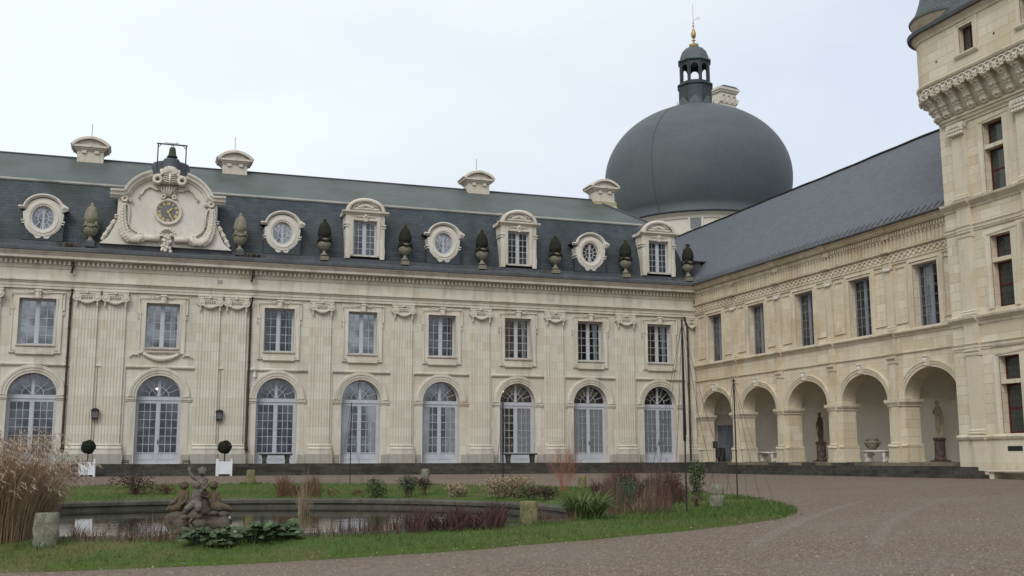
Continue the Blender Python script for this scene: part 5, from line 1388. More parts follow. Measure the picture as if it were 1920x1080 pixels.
def head(mb, c, r, face, curls=True, seed=1):
    rnd = random.Random(seed); c = Vector(c); f = Vector(face).normalized(); s = f.cross(Vector((0, 0, 1))).normalized(); u = s.cross(f)
    mb.ball(c, r, 14, 10, (1, 1, 1.12)); mb.ball(c+f*r*.28-u*r*.45, r*.68, 12, 8)
    limb(mb, [c+f*r*.98+u*r*.08, c+f*r*1.16-u*r*.22], [r*.10, r*.15], 8)          # nose
    for q in (-1, 1):
        mb.ball(c+f*r*.80+s*q*r*.5-u*r*.28, r*.28, 8, 6); mb.ball(c+f*r*.86+s*q*r*.34+u*r*.02, r*.13, 8, 6); mb.ball(c+s*q*r*1.0-u*r*.1, r*.22, 8, 6, (.6, 1, 1.3))
        limb(mb, [c+f*r*.93+s*q*r*.18+u*r*.22, c+f*r*.82+s*q*r*.52+u*r*.16], [r*.1, r*.08], 6)
    limb(mb, [c+f*r*.86-s*r*.2-u*r*.52, c+f*r*.93-u*r*.54, c+f*r*.86+s*r*.2-u*r*.52], [r*.07, r*.1, r*.07], 6)
    if curls:
        for k in range(44):
            a = rnd.uniform(0, 2*PI); t = rnd.uniform(-.25, 1); v = s*math.cos(a)*math.sqrt(max(0, 1-t*t))+f*math.sin(a)*math.sqrt(max(0, 1-t*t))+u*t
            if v.dot(f) > .55 and v.dot(u) < .6: continue
            mb.ball(c+v*r*1.05, r*rnd.uniform(.17, .28), 7, 5)

# fountain group: rock with four stone children
FP = atd(368, 972, 1); d_ = ray(368, 978); tt_ = (WATER-CAM.z)/d_.z; FB = CAM+d_*tt_; FB.z = WATER
fs = thing('fountain_sculpture', 'weathered stone group of four children playing on a rock in the pond', 'fountain', FB, -YAW)
u_ = mpp(FB)                                  # metres per photo pixel here
def fp(px, py, y=0.0): return Vector(((px-368)*u_, y, (978-py)*u_))
rk = MB(); rnd = random.Random(5)
for k in range(60):
    a = rnd.uniform(0, 2*PI); r = rnd.uniform(.0, .72); z = rnd.uniform(-.15, .42*(1-r/.9)+.05)
    rk.ball((r*math.cos(a)*1.12, r*math.sin(a)*.75, z), rnd.uniform(.09, .19), 7, 5, (1.3, 1.1, .7))
limb(rk, [fp(369, 975), fp(369, 950, .1), fp(371, 930, .18)], [.36, .3, .2], 10)
for k in range(26): rk.ball((rnd.uniform(-.8, .8), rnd.uniform(-.5, .5), rnd.uniform(-.1, .05)), rnd.uniform(.07, .14), 7, 5, (1.5, 1.2, .5))
ro = rk.build('rock', M['rock'], fs, fix=False); remesh(ro, .02, 0)
# standing child, right arm raised
c = MB(); y = .20
limb(c, [fp(371, 899, y), fp(371.5, 907, y), fp(370, 918, y), fp(369, 929, y)], [.055, .115, .125, .125]); limb(c, [fp(363, 901, y), fp(371, 901, y), fp(379, 902, y)], [.06, .09, .06])
limb(c, [fp(364, 901, y), fp(355, 896, y-.05), fp(350, 888, y-.08)], [.062, .05, .036]); hand(c, fp(349.6, 886.5, y-.08), (-.1, -.1, 1), (1, .2, 0))
limb(c, [fp(379, 902, y), fp(382, 911, y-.02), fp(379, 918, y-.12)], [.06, .05, .036]); hand(c, fp(378.5, 919, y-.14), (-.5, -.6, -.5), (0, 0, 1))
limb(c, [fp(366, 929, y), fp(362, 945, y-.05), fp(363, 960, y)], [.10, .075, .05]); limb(c, [fp(374, 929, y), fp(377, 944, y-.04), fp(376, 960, y)], [.10, .075, .05])
limb(c, [fp(371, 897, y), fp(371.5, 893, y-.01)], [.055, .05]); head(c, fp(371.5, 885.5, y-.02), .098, (.25, -1, -.25), seed=3)
o = c.build('child_figure', M['cherub'], fs, fix=False); remesh(o, .0125, 1)
# front child sliding down the rock, left arm raised
c = MB(); y = -.16
limb(c, [fp(371, 921, y), fp(372.5, 930, y), fp(372, 938, y), fp(369, 946, y-.02)], [.05, .105, .11, .115]); limb(c, [fp(366, 923, y), fp(372, 922, y), fp(379, 922, y)], [.058, .08, .055])
limb(c, [fp(366, 923, y), fp(365.5, 932, y-.05), fp(367, 940, y-.06)], [.055, .045, .035]); hand(c, fp(367, 941, y-.07), (.2, -.2, -1), (1, 0, 0))
limb(c, [fp(379, 921.5, y), fp(385, 915, y-.04), fp(385.8, 908.5, y-.05)], [.055, .044, .034]); hand(c, fp(386, 907.5, y-.05), (.15, -.1, 1), (-1, .1, 0))
limb(c, [fp(366, 945, y-.02), fp(356, 953, y-.12), fp(348, 965, y-.08), fp(343, 974, y-.12)], [.105, .085, .06, .04]); limb(c, [fp(343, 974, y-.12), fp(339, 976, y-.2)], [.042, .03])
limb(c, [fp(375, 946, y-.02), fp(379, 953, y-.22), fp(372, 964, y-.16), fp(368, 972, y-.2)], [.105, .088, .06, .042]); limb(c, [fp(368, 972, y-.2), fp(366, 975, y-.28)], [.042, .03])
limb(c, [fp(371, 920, y), fp(370.5, 916, y)], [.05, .046]); head(c, fp(370, 911, y-.01), .094, (.55, -.8, .25), seed=9)
o = c.build('child_figure', M['cherub'], fs, fix=False); remesh(o, .0125, 1)
# left and right tritons, darker
c = MB(); y = .02
limb(c, [fp(341, 922, y), fp(341, 930, y), fp(339, 940, y), fp(336, 950, y)], [.055, .10, .11, .12]); limb(c, [fp(335, 925, y), fp(347, 925, y)], [.06, .06])
limb(c, [fp(335, 925, y), fp(332, 934, y-.05), fp(327, 942, y-.1)], [.055, .045, .035]); hand(c, fp(326, 943, y-.1), (-1, -.2, -.3), (0, 1, 0)); limb(c, [fp(347, 925, y), fp(350, 935, y-.05), fp(346, 942, y-.1)], [.055, .045, .035]); hand(c, fp(345, 943, y-.1), (-.6, -.3, -.6), (0, 1, 0))
limb(c, [fp(336, 950, y), fp(326, 953, y-.05), fp(318, 952, y), fp(312, 956, y)], [.12, .10, .07, .045]); limb(c, [fp(340, 920, y), fp(341, 917, y)], [.05, .048])
head(c, fp(341.5, 911.5, y), .098, (.8, -.6, .0), seed=21); o = c.build('child_figure', M['cherubdark'], fs, fix=False); remesh(o, .0125, 1)
c = MB(); y = .06
limb(c, [fp(397, 922, y), fp(398.5, 931, y), fp(399, 941, y), fp(401, 950, y)], [.055, .105, .115, .13]); limb(c, [fp(390, 926, y), fp(405, 926, y)], [.06, .06])
limb(c, [fp(390, 926, y), fp(387, 934, y-.05), fp(382, 931, y-.12)], [.055, .045, .035]); hand(c, fp(381, 930.5, y-.13), (-.9, -.3, .3), (0, .3, 1)); limb(c, [fp(405, 926, y), fp(408, 936, y), fp(407, 945, y-.06)], [.055, .045, .035]); hand(c, fp(407, 946, y-.07), (.2, -.3, -1), (1, 0, 0))
limb(c, [fp(401, 950, y), fp(413, 952, y-.04), fp(424, 953, y), fp(431, 955, y)], [.13, .115, .08, .035]); limb(c, [fp(397, 921, y), fp(397, 917, y)], [.05, .048])
head(c, fp(397, 911.5, y), .10, (-.7, -.7, .05), seed=33); o = c.build('child_figure', M['cherubdark'], fs, fix=False); remesh(o, .0125, 1)

# arcade statues on red marble pedestals
def pedestal(px, py, s, h, w, label):
    p = MB(); p.box(-w*1.12, w*1.12, -w*1.12, w*1.12, 0, .07); p.lathe([(w*.98, .07), (w*.98, .12), (w*.82, .18), (w*.82, h-.16), (w*.98, h-.08), (w*.98, h)], seg=20); p.lathe([(0, h), (w*.98, h)], seg=20)
    return tag(p.build('pedestal', M['marble'], None, px, fix=True), label, 'pedestal')
SX = XW+2.25
pos1 = Vector((SX, -8.70, .03)); pos2 = Vector((SX, -17.35, .03))
pedestal(pos1, 0, 1, .98, .27, 'red marble pedestal carrying the dark statue in the third arch')
pedestal(pos2, 0, 1, 1.02, .27, 'red marble pedestal carrying the pale statue in the arch by the keep')
def statue(name, loc, rz, H, m, label, draped, kids=False):
    c = MB(); k = H/1.75
    S = lambda x, y, z: Vector((x*k, y*k, z*k))
    limb(c, [S(0, 0, .92), S(.01, 0, 1.05), S(.0, 0, 1.2), S(0, 0, 1.34), S(0, 0, 1.43)], [.145*k, .125*k, .15*k, .155*k, .09*k])
    limb(c, [S(-.17, 0, 1.40), S(0, 0, 1.42), S(.17, 0, 1.38)], [.06*k, .075*k, .06*k])
    limb(c, [S(-.08, 0, .9), S(-.10, -.03, .5), S(-.10, 0, .09)], [.095*k, .068*k, .045*k]); limb(c, [S(-.10, -.0, .05), S(-.11, -.13, .035)], [.042*k, .032*k])
    limb(c, [S(.09, 0, .9), S(.12, -.09, .52), S(.10, .03, .12)], [.095*k, .066*k, .044*k]); limb(c, [S(.10, .02, .06), S(.13, -.10, .035)], [.042*k, .032*k])
    limb(c, [S(.18, 0, 1.38), S(.24, .02, 1.12), S(.12, -.16, 1.06)], [.055*k, .045*k, .034*k]); hand(c, S(.11, -.17, 1.07), (-.8, -.3, .3), (0, .3, 1), k)
    if draped: limb(c, [S(-.18, 0, 1.38), S(-.33, -.02, 1.18), S(-.25, -.10, .95)], [.055*k, .045*k, .034*k]); hand(c, S(-.245, -.11, .93), (.3, -.3, -1), (0, 1, 0), k)
    else: limb(c, [S(-.18, 0, 1.38), S(-.22, -.10, 1.14), S(-.03, -.19, 1.28)], [.055*k, .045*k, .034*k]); hand(c, S(-.02, -.19, 1.29), (.8, -.1, .4), (0, .2, 1), k)
    limb(c, [S(0, 0, 1.44), S(.0, -.01, 1.53)], [.055*k, .05*k]); head(c, S(0, -.02, 1.63), .095*k, (-.35, -1, -.1), seed=4)
    if draped:
        for q in range(7): a = -.16+.05*q; limb(c, [S(a*.7, .08, 1.3), S(a, .06, .9), S(a*1.15, .05, .5), S(a*1.2, .03, .08)], [.05*k, .065*k, .06*k, .06*k], 7)
        limb(c, [S(-.16, -.08, .98), S(0, -.13, .93), S(.16, -.07, 1.0), S(.2, .06, 1.15)], [.05*k]*4, 7); limb(c, [S(-.27, -.1, .95), S(-.24, -.06, .5), S(-.2, 0, .05)], [.025*k]*3, 7)
    else:
        limb(c, [S(.16, .06, .0), S(.17, .06, .4), S(.14, .08, .8)], [.07*k, .055*k, .05*k], 8); limb(c, [S(.2, .08, 1.3), S(.25, .10, .9), S(.2, .1, .4), S(.2, .08, .02)], [.03*k, .05*k, .05*k, .05*k], 7)
    c.lathe([(0, 0), (.21*k, 0), (.21*k, .05*k), (0, .05*k)], seg=14)
    o = c.build(name, m, None, loc, fix=False); remesh(o, .014, 1); o.rotation_euler = (0, 0, rz); tag(o, label, 'statue'); return o
statue('statue', pos1+Vector((0, 0, .98)), -PI/2-.15, 1.50, M['statue_dark'], 'dark brown draped statue standing under the third arch', True)
statue('statue', pos2+Vector((0, 0, 1.02)), -PI/2-.15, 1.62, M['statue_pale'], 'pale nude statue standing under the arch beside the keep', False)

# benches
def bench(loc, rz, L, m, label, h=.46, w=.42, rough=False):
    b = thing('stone_bench', label, 'bench', loc, rz, 'stone benches along the fronts')
    s = MB(); s.box(-L/2, L/2, -w/2, w/2, h-.08, h); s.box(-L/2-.02, L/2+.02, -w/2-.02, w/2+.02, h-.055, h-.02); s.build('seat', m, b)
    for sx in (-1, 1):
        x = sx*(L/2-.22); l = MB()
        if rough: l.prism([(x-.10, 0), (x+.10, 0), (x+.08, .16), (x+.13, h-.082), (x-.13, h-.082), (x-.08, .16)], -w*.38, w*.38)
        else:
            P = [(.17, 0), (.20, .05), (.12, .10), (.08, .18), (.10, .26), (.17, .31), (.20, h-.08)]
            l.prism([(x-.07, 0), (x+.07, 0), (x+.09, .06), (x+.05, .14), (x+.06, .24), (x+.11, .32), (x+.11, h-.082), (x-.11, h-.082), (x-.11, .32), (x-.06, .24), (x-.05, .14), (x-.09, .06)], -w*.40, w*.40)
            l.tube([(x-.12, -w*.43, .34), (x+.12, -w*.43, .34)], .055, 8); l.tube([(x-.1, -w*.43, .06), (x+.1, -w*.43, .06)], .05, 8)
        l.build('leg', m, b)
    return b
bench((-20.1, -.62, -.0), 0, 1.55, M['step'], 'dark worn stone bench in front of the arched door right of the second drainpipe', .48, .38, True)
bench((-7.25, -.62, -.0), 0, 1.80, M['step'], 'dark worn stone bench in front of the door with one white curtain', .50, .38, True)
bench((XW+1.35, -5.28, .03), PI/2, 1.60, M['whitestone'], 'white carved stone bench under the second arch with nothing on it', .52, .45)
b2 = bench((XW+1.35, -14.31, .03), PI/2, 1.75, M['whitestone'], 'white carved stone bench under the fourth arch with an urn on it', .52, .45)
bp = MB(); bp.lathe([(0, 0), (.14, 0), (.14, .04), (.22, .10), (.31, .24), (.33, .36), (.27, .44), (.30, .48), (.22, .52), (.10, .56), (.0, .58)], seg=20, fn=lambda a, z: 1+.06*math.sin(a*6)*(z > .1))
for k in range(18): a = 2*PI*k/18; bp.ball((.31*math.cos(a), .31*math.sin(a), .34), .06, 7, 5)
tag(bp.build('carved_pot', M['urn'], None, (XW+1.38, -13.93, .55)), 'squat brown carved pot standing on the white bench', 'pot')
kb = bench((TX-.42, -26.45, -.80), PI/2, 4.3, M['towertrim'], 'pale stone bench slab along the foot of the keep', .56, .60, True)
# door and equipment in the first arch
gd = thing('grey_door', 'grey blue painted door in the end wall inside the first arch', 'door', (XW+2.05, -.06, .03), 0)
b = MB(); b.box(-.62, .62, -.05, .12, 0, 2.0); b.build('leaf', M['greypanel'], gd); b = MB(); b.ring([(-.62, 0), (-.62, 2.0), (.62, 2.0), (.62, 0)], [(0, .0), (0, .09), (.10, .09), (.10, 0)])
for x in (-.3, .3):
    for z0, z1 in ((.15, .9), (1.05, 1.85)): b.box(x-.2, x+.2, -.075, -.04, z0, z1)
b.build('door_frame', M['greypanel'], gd); b = MB().tube([(.5, -.12, .98), (.5, -.06, .98)], .03, 6).build('handle', M['iron'], gd)
sp_ = thing('equipment_case', 'small black equipment case with a screen standing in the first arch', 'case', (XW+1.0, -.75, .03), -.3)
b = MB(); b.box(-.28, .28, -.2, .2, .25, .78); b.build('case', M['black'], sp_); b = MB(); b.box(-.42, -.12, -.1, .06, .72, 1.15); b.build('screen', M['iron'], sp_)
b = MB(); [b.tube([(x, y, 0), (x, y, .26)], .025, 6) for x in (-.24, .24) for y in (-.16, .16)]; b.build('stand', M['black'], sp_)

# wall lanterns, camera, hanging lamp, boot scrapers
def wall_lantern(x, label):
    l = thing('wall_lantern', label, 'lantern', (x, -.02, 2.14), 0, 'black wall lanterns beside the central door')
    b = MB(); b.prism([(-.13, .04), (.13, .04), (.155, .38), (-.155, .38)], -.30, -.06); 
    for x0 in (-.15, .12): pass
    b.build('glass', M['lamp'], l)
    f = MB()
    for sx in (-1, 1):
        for yy in (-.31, -.05): f.tube([(sx*.135, yy, .02), (sx*.16, yy, .39)], .016, 5)
    f.box(-.16, .16, -.33, -.03, .0, .045); f.box(-.185, .185, -.36, -.0, .38, .42); f.prism([(-.17, .42), (.17, .42), (.08, .49), (-.08, .49)], -.30, -.06); f.tube([(0, -.06, .3), (0, .02, .3)], .03, 6); f.build('frame', M['black'], l); return l
wall_lantern(-28.62, 'black glazed wall lantern left of the central arched door'); wall_lantern(-22.87, 'black glazed wall lantern right of the central arched door')
cc = thing('security_camera', 'small white security camera beside the right drainpipe', 'camera', (-21.22, -.02, 4.35))
b = MB(); b.box(-.04, .04, -.12, .02, .16, .22); b.tube([(0, -.12, .19), (0, -.12, .08)], .03, 8); b.build('bracket', M['cctv'], cc); b = MB(); b.lathe([(0, .08), (.07, .08), (.075, 0), (.06, -.07), (0, -.10)], (0, -.12, 0), 14); b.build('housing', M['cctv'], cc)
def pendant(loc, label, r=.045):
    l = thing('hanging_lamp', label, 'lamp', loc)
    b = MB(); b.ball((0, 0, 0), r, 10, 8); b.build('bulb', M['bulb'], l); b = MB(); b.tube([(0, 0, r), (0, 0, .8)], .008, 5); b.lathe([(.02, r+.06), (.05, r+.02), (.06, r-.01)], seg=10); b.build('cord', M['iron'], l)
pendant((AX-.10, .72, 3.66), 'small lit lamp glowing behind the fanlight of the central door', .042)
pendant((XW+.58, -20.25, 7.72), 'small lit lamp glowing in the wing window next to the keep', .05)
pendant((-7.75, .75, 3.86), 'faint lit lamp behind the fanlight above the bench with one curtain', .022)
for x, lab in ((-27.15, 'iron boot scraper left of the central door'), (-24.35, 'iron boot scraper right of the central door')):
    b = MB(); b.tube([(-.14, 0, 0), (-.16, 0, .17), (.16, 0, .17), (.14, 0, 0)], .022, 6); b.box(-.14, .14, -.012, .012, .06, .12); tag(b.build('boot_scraper', M['rust'], None, (x, -.35, 0)), lab, 'boot scraper')

# planters and clipped trees
def planter(x, y, label, tlabel):
    z = base_z(x, y)-.01
    p = thing('planter_box', label, 'planter', (x, y, z), 0, 'white planter boxes before the steps'); w, h = .31, .66
    b = MB()
    for sx in (-1, 1):
        b.box(sx*w-.012, sx*w+.012, -w+.03, w-.03, .10, h); b.box(-w+.03, w-.03, sx*w-.012, sx*w+.012, .10, h)
    b.build('panel', M['white'], p)
    b = MB()
    for sx in (-1, 1):
        for q in (.12, h-.03): b.box(-w+.03, w-.03, sx*(w+.014)-.008, sx*(w+.014)+.008, q-.035, q+.035); b.box(sx*(w+.014)-.008, sx*(w+.014)+.008, -w+.03, w-.03, q-.035, q+.035)
        for k in range(5): b.box(-w+.05+.1*k+.05, -w+.062+.1*k+.05, sx*(w+.013)-.004, sx*(w+.013)+.004, .16, h-.07)
    b.build('rail', M['white'], p)
    for sx in (-1, 1):
        for sy in (-1, 1):
            q = MB(); q.box(sx*w-.04, sx*w+.04, sy*w-.04, sy*w+.04, 0, h+.05); q.ball((sx*w, sy*w, h+.09), .042, 8, 6); q.build('post', M['white'], p)
    s = MB().box(-w+.02, w-.02, -w+.02, w-.02, .5, h-.06).build('soil', M['soil'], p)
    t = thing('topiary_tree', tlabel, 'topiary', (x, y, z+h-.07), 0, 'ball topped topiary trees in planters')
    MB().tube([(0, 0, 0), (.01, 0, .25), (0, .01, .55)], .028, 7).build('trunk', M['bark'], t)
    c = MB(); rn = random.Random(x); R_ = .315
    for k in range(3800):
        v = Vector((rn.gauss(0, 1), rn.gauss(0, 1), rn.gauss(0, 1))).normalized()
        if rn.random() < .03: continue
        rr = R_*(.80+.2*rn.random()**.5)*(1+.05*math.sin(v.x*5+v.z*4+x)+.03*math.sin(v.y*9)); P0 = v*rr+Vector((0, 0, .74)); n = (v+Vector((rn.gauss(0, .6), rn.gauss(0, .6), rn.gauss(0, .6)))).normalized()
        a = n.orthogonal().normalized(); b = n.cross(a); s_ = rn.uniform(.018, .03)
        c.quad(P0-a*s_, P0-b*s_*.6, P0+a*s_, P0+b*s_*.6)
    c.ball((0, 0, .74), R_*.82, 14, 10)
    c.build('crown', M['topiary'], t, fix=False)
planter(-28.75, -2.75, 'white wooden planter box left of the central door', 'clipped ball tree nearer the feather grass, left of the central door')
planter(-22.75, -2.75, 'white wooden planter box right of the central door', 'clipped dark ball tree right of the central door')

# stone bollards on the grass edge
def bollard(px, py, h, w, m, label, kind=0, seed=1):
    p = at(px, py); u = mpp(p); H, Wd = h*u, w*u/2; rn = random.Random(seed)
    b = MB()
    if kind == 0: prof = [(Wd*1.05, -.15), (Wd*1.0, 0), (Wd*.96, H*.4), (Wd*.9, H*.75), (Wd*.82, H*.88), (Wd*.6, H*.97), (0, H)]
    elif kind == 1: prof = [(Wd*1.0, -.15), (Wd*1.0, 0), (Wd*.98, H*.45), (Wd*.86, H*.5), (Wd*.92, H*.6), (Wd*.86, H*.82), (Wd*.55, H*.96), (0, H)]
    else: prof = [(Wd*1.05, -.15), (Wd*1.02, 0), (Wd, H*.5), (Wd*.98, H*.9), (Wd*.9, H*.985), (0, H)]
    sg = 8 if kind == 2 else 22
    dense = []
    for (r0, z0), (r1, z1) in zip(prof, prof[1:]):
        for k in range(4): t = k/4; dense.append((r0*(1-t)+r1*t, z0*(1-t)+z1*t))
    dense.append(prof[-1])
    fn = lambda a, z: 1+.06*math.sin(a*3+seed+z*9)+.05*math.sin(a*7-z*21)+.03*math.sin(a*13+z*37)
    b.lathe(dense, seg=28 if kind != 2 else 24, fn=(lambda a, z: fn(a, z)*min(1.32, 1/max(abs(math.cos(a)), abs(math.sin(a)))) ) if kind == 2 else fn)
    return tag(b.build('stone_bollard', m, None, p, smooth=True), label, 'bollard', 'old stone bollards round the pond lawn')
bollard(85, 1022, 60, 42, M['bollard'], 'broad flat topped lichen covered stone bollard beside the feather grass', 2, 1)
bollard(470, 908, 27, 15, M['bollardgreen'], 'short squared bollard on the far lawn edge right of the fountain', 2, 2)
bollard(797, 910, 31, 18, M['bollard'], 'round topped grey bollard on the far lawn edge beside green bushes', 0, 3)
bollard(992, 984, 44, 28, M['bollardgreen'], 'mossy yellowish square bollard beside the strappy green clump', 2, 4)
bollard(1092, 915, 24, 16, M['bollardgreen'], 'small brown bollard half hidden behind the strappy green clump', 0, 5)
bollard(1345, 951, 44, 27, M['bollard'], 'pale waisted bollard with a white lichen cap on the right lawn tip', 1, 6)

# tall metal plant supports with guy wires
def support(px, py, top, label, thick=.022, wires=6, spread=1.0, bundle=0):
    p = at(px, py); u = mpp(p); H = (py-top)*u
    t = thing('plant_support', label, 'plant support', p, 0, 'tall metal climbing plant supports')
    b = MB(); b.tube([(0, 0, -.1), (0, 0, H)], thick, 7); b.ball((0, 0, H), thick*1.5, 7, 5)
    if bundle:
        rn = random.Random(3)
        for k in range(9):
            a = 2*PI*k/9; b.tube([(.038*math.cos(a)*rn.uniform(.5, 1.2), .038*math.sin(a), H*(.36+.05*rn.random())), (.024*math.cos(a), .024*math.sin(a), H*.6), (.012*math.cos(a), .012*math.sin(a), H*.99)], .009, 5)
    b.build('pole', M['black'], t)
    for k in range(wires):
        a = 2*PI*(k+.3)/wires; r = spread*(1+.1*math.sin(k*3)); gx, gy = p.x+r*math.cos(a), p.y+r*math.sin(a); z = gz(gx, gy)-p.z
        MB().tube([(r*math.cos(a), r*math.sin(a), z-.03), (r*.45*math.cos(a), r*.45*math.sin(a), H*.48), (.02*math.cos(a), .02*math.sin(a), H*.97)], .006, 4).build('guy_wire', M['wire'], t)
        if k % 2 == 0:
            w = MB(); w.tube([(r*math.cos(a)-.1, r*math.sin(a), z+.02), (r*math.cos(a)+.1, r*math.sin(a), z+.02)], .015, 5); w.build('peg', M['wire'], t)
support(1288, 964, 598, 'tallest black plant support, bundled with cords, on the right lawn', .02, 6, 1.15, 1)
support(1383, 936, 712, 'thin black plant support with wires near the right tip of the lawn', .02, 6, .95)
support(656, 908, 757, 'slender black plant support on the far lawn left of the green bushes', .02, 4, .7)
support(943, 906, 757, 'slender black plant support beside the straw coloured clump, before the benched door', .03, 4, .5)

# ------------------------------------------------------------------ planting
def blade(mb, base, h, lean, az, w, n=4, droop=.6, kinkrn=None):
    d = Vector((math.cos(az), math.sin(az), 0)); s = Vector((-math.sin(az), math.cos(az), 0))
    if kinkrn is not None: s = Vector((math.cos(kinkrn), math.sin(kinkrn), 0))
    i = len(mb.v)
    for k in range(n+1):
        t = k/n; p = base+d*lean*(t**1.7)+Vector((0, 0, h*(t-droop*lean/(h+.01)*.35*t**3))); ww = w*(1-t*.85)
        mb.v += [tuple(p-s*ww), tuple(p+s*ww)]
    for k in range(n): mb.f.append((i+2*k, i+2*k+1, i+2*k+3, i+2*k+2))
    return Vector(mb.v[-1])
def clump(name, label, cat, px, py, n, H, spread, rad, m, w=.012, group=None, seed=1, droop=.6, ell=1.0, heads=0, hm=None, hmin=.55, parent=None, upright=0):
    p = at(px, py); rn = random.Random(seed); mb = MB(); hd = MB()
    for k in range(n):
        a = rn.uniform(0, 2*PI); r = rad*math.sqrt(rn.random()); q = Vector((r*math.cos(a)*ell, r*math.sin(a), 0))
        wq = Vector((q.x*rt.x-q.y*rt.y*-1*0+0, 0, 0)); q = Vector((q.x*rt.x+q.y*fw.x, q.x*rt.y+q.y*fw.y, 0)); z = gz(p.x+q.x, p.y+q.y)-p.z-.02
        h = H*rn.uniform(hmin, 1); az = a+rn.gauss(0, .7) if not upright else rn.uniform(0, 2*PI)
        tip = blade(mb, Vector((q.x, q.y, z)), h, spread*rn.uniform(.3, 1)*h/H, az, w*rn.uniform(.6, 1.2), 4, droop, rn.uniform(0, PI))
        if heads and rn.random() < heads:
            dv = Vector((math.cos(az), math.sin(az), 0))
            for j in range(16):
                t = j/16; q2 = tip+dv*.22*t+Vector((rn.gauss(0, .018), rn.gauss(0, .018), .10*t-.22*t*t)); e = Vector((rn.gauss(0, .05), rn.gauss(0, .05), -.05))
                hd.quad(q2, q2+Vector((.012, 0, .012)), q2+e)
    o = mb.build(name, m, None, p, fix=False); tag(o, label, cat, group)
    if heads and hd.v: hd.build('plume', hm, o, fix=False)
    return o
def leafball(name, label, cat, px, py, n, rx, rz, m, leaf=.05, seed=1, ry=None, stems=6, group=None, lift=0.0, stem_m=None):
    p = at(px, py); rn = random.Random(seed); t = thing(name, label, cat, p, 0, group); ry = ry or rx; c = MB()
    cl = [(rn.gauss(0, .5)*rx*.7, rn.gauss(0, .5)*ry*.7, rn.uniform(.25, .8)*rz*2) for _ in range(9)]
    for k in range(n):
        b = rn.choice(cl); f = .55
        q = Vector((b[0]+rn.gauss(0, rx*.28), b[1]+rn.gauss(0, ry*.28), max(.02, b[2]+rn.gauss(0, rz*.28))+lift))
        if (q.x/rx)**2+(q.y/ry)**2+((q.z-rz-lift)/rz)**2 > 1.25: continue
        nrm = Vector((rn.gauss(0, 1), rn.gauss(0, 1), rn.gauss(.5, .8))).normalized(); a = nrm.orthogonal().normalized(); a = Matrix.Rotation(rn.uniform(0, 6.28), 3, nrm) @ a; b2 = nrm.cross(a); s = leaf*rn.uniform(.6, 1.2)
        c.quad(q-a*s, q-b2*s*.42, q+a*s, q+b2*s*.42)
    s_ = MB()
    for k in range(stems): a = rn.uniform(0, 6.28); r = rn.uniform(.1, .8); s_.tube([(rn.gauss(0, .06), rn.gauss(0, .06), -.03), (rx*r*.5*math.cos(a), ry*r*.5*math.sin(a), rz), (rx*r*math.cos(a), ry*r*math.sin(a), rz*1.75)], [.012, .008, .004], 5)
    s_.build('stems', stem_m or M['bark'], t); c.build('foliage', m, t, fix=False); return t
# feather grass at the left
gN = 0
fgp = [(-8, 1014, .98), (32, 1006, .78), (-68, 1018, 1.0)]
for i, (px, py, k) in enumerate(fgp):
    clump('feather_grass', ['tall dry feather grass clump at the left edge, middle of the three', 'dry feather grass clump leaning over the broad bollard', 'dry feather grass clump cut by the left picture edge'][i], 'grass clump', px, py, 1300, 2.0*k, .95, .50, M['drygrass'], .0075, 'dry feather grass clumps', 40+i, .75, 1.1, .11, M['plume'], .5)
# reeds along the near edge of the water (thin dark stems, uncountable)
def reedbed(name, pts, n, H, m, seed, w=.008, lean=.10, kind='stuff', hmin=.4):
    rn = random.Random(seed); mb = MB()
    for k in range(n):
        (x0, y0), (x1, y1), th = pts[rn.randrange(len(pts))]; t = rn.random(); p = at(x0+(x1-x0)*t, y0+(y1-y0)*t+rn.uniform(-th, th)); h = H*rn.uniform(hmin, 1)*(.7+.3*math.sin(t*9+seed))
        blade(mb, p-Vector((0, 0, .03)), h, lean*rn.uniform(.1, 1.6), rn.uniform(0, 6.28), w*rn.uniform(.6, 1.5), 3, .5, rn.uniform(0, PI))
    o = mb.build(name, m, None, None, fix=False); tag(o, kind=kind); return o
reedbed('reed_bed', [((125, 1012), (340, 1014), 5)], 260, .46, M['brownleaf'], 1, .008, .16)
reedbed('reed_bed', [((180, 1008), (340, 1012), 4)], 70, .55, M['drygrass'], 2, .006, .12)
reedbed('reed_stems', [((450, 1008), (600, 1006), 4), ((580, 1006), (760, 1000), 5), ((620, 1003), (800, 998), 5)], 300, .58, M['reed'], 3, .010, .07)
reedbed('reed_stems', [((700, 996), (840, 990), 5)], 190, .75, M['redstem'], 4, .006, .08)
reedbed('reed_stems', [((990, 980), (1080, 976), 4)], 180, .5, M['reed'], 5, .007, .10)
# low red-brown planting right of the reeds
reedbed('red_ground_cover', [((760, 996), (940, 988), 6), ((840, 990), (945, 985), 6)], 1500, .58, M['redstem'], 6, .012, .22)
# right-hand bed
reedbed('withered_stems', [((1130, 955), (1260, 952), 14)], 800, 1.2, M['reed'], 7, .008, .12)
reedbed('withered_stems', [((1150, 938), (1290, 934), 12)], 700, 1.25, M['redstem'], 8, .010, .16)
reedbed('seed_heads', [((1170, 955), (1255, 952), 8)], 260, .75, M['straw'], 9, .009, .10)
reedbed('dark_red_border', [((1110, 926), (1245, 928), 8)], 900, 1.15, M['redstem'], 10, .016, .22)
clump('strappy_clump', 'bright green strappy leaved clump at the right end of the pond', 'plant', 1098, 974, 620, .98, 1.0, .30, M['strap'], .018, None, 11, 1.9, 1.15, hmin=.55)
clump('green_stems_clump', 'loose grey green upright clump right of the strappy one', 'plant', 1165, 955, 260, .85, .3, .3, M['greyshrub'], .012, None, 12, .5)
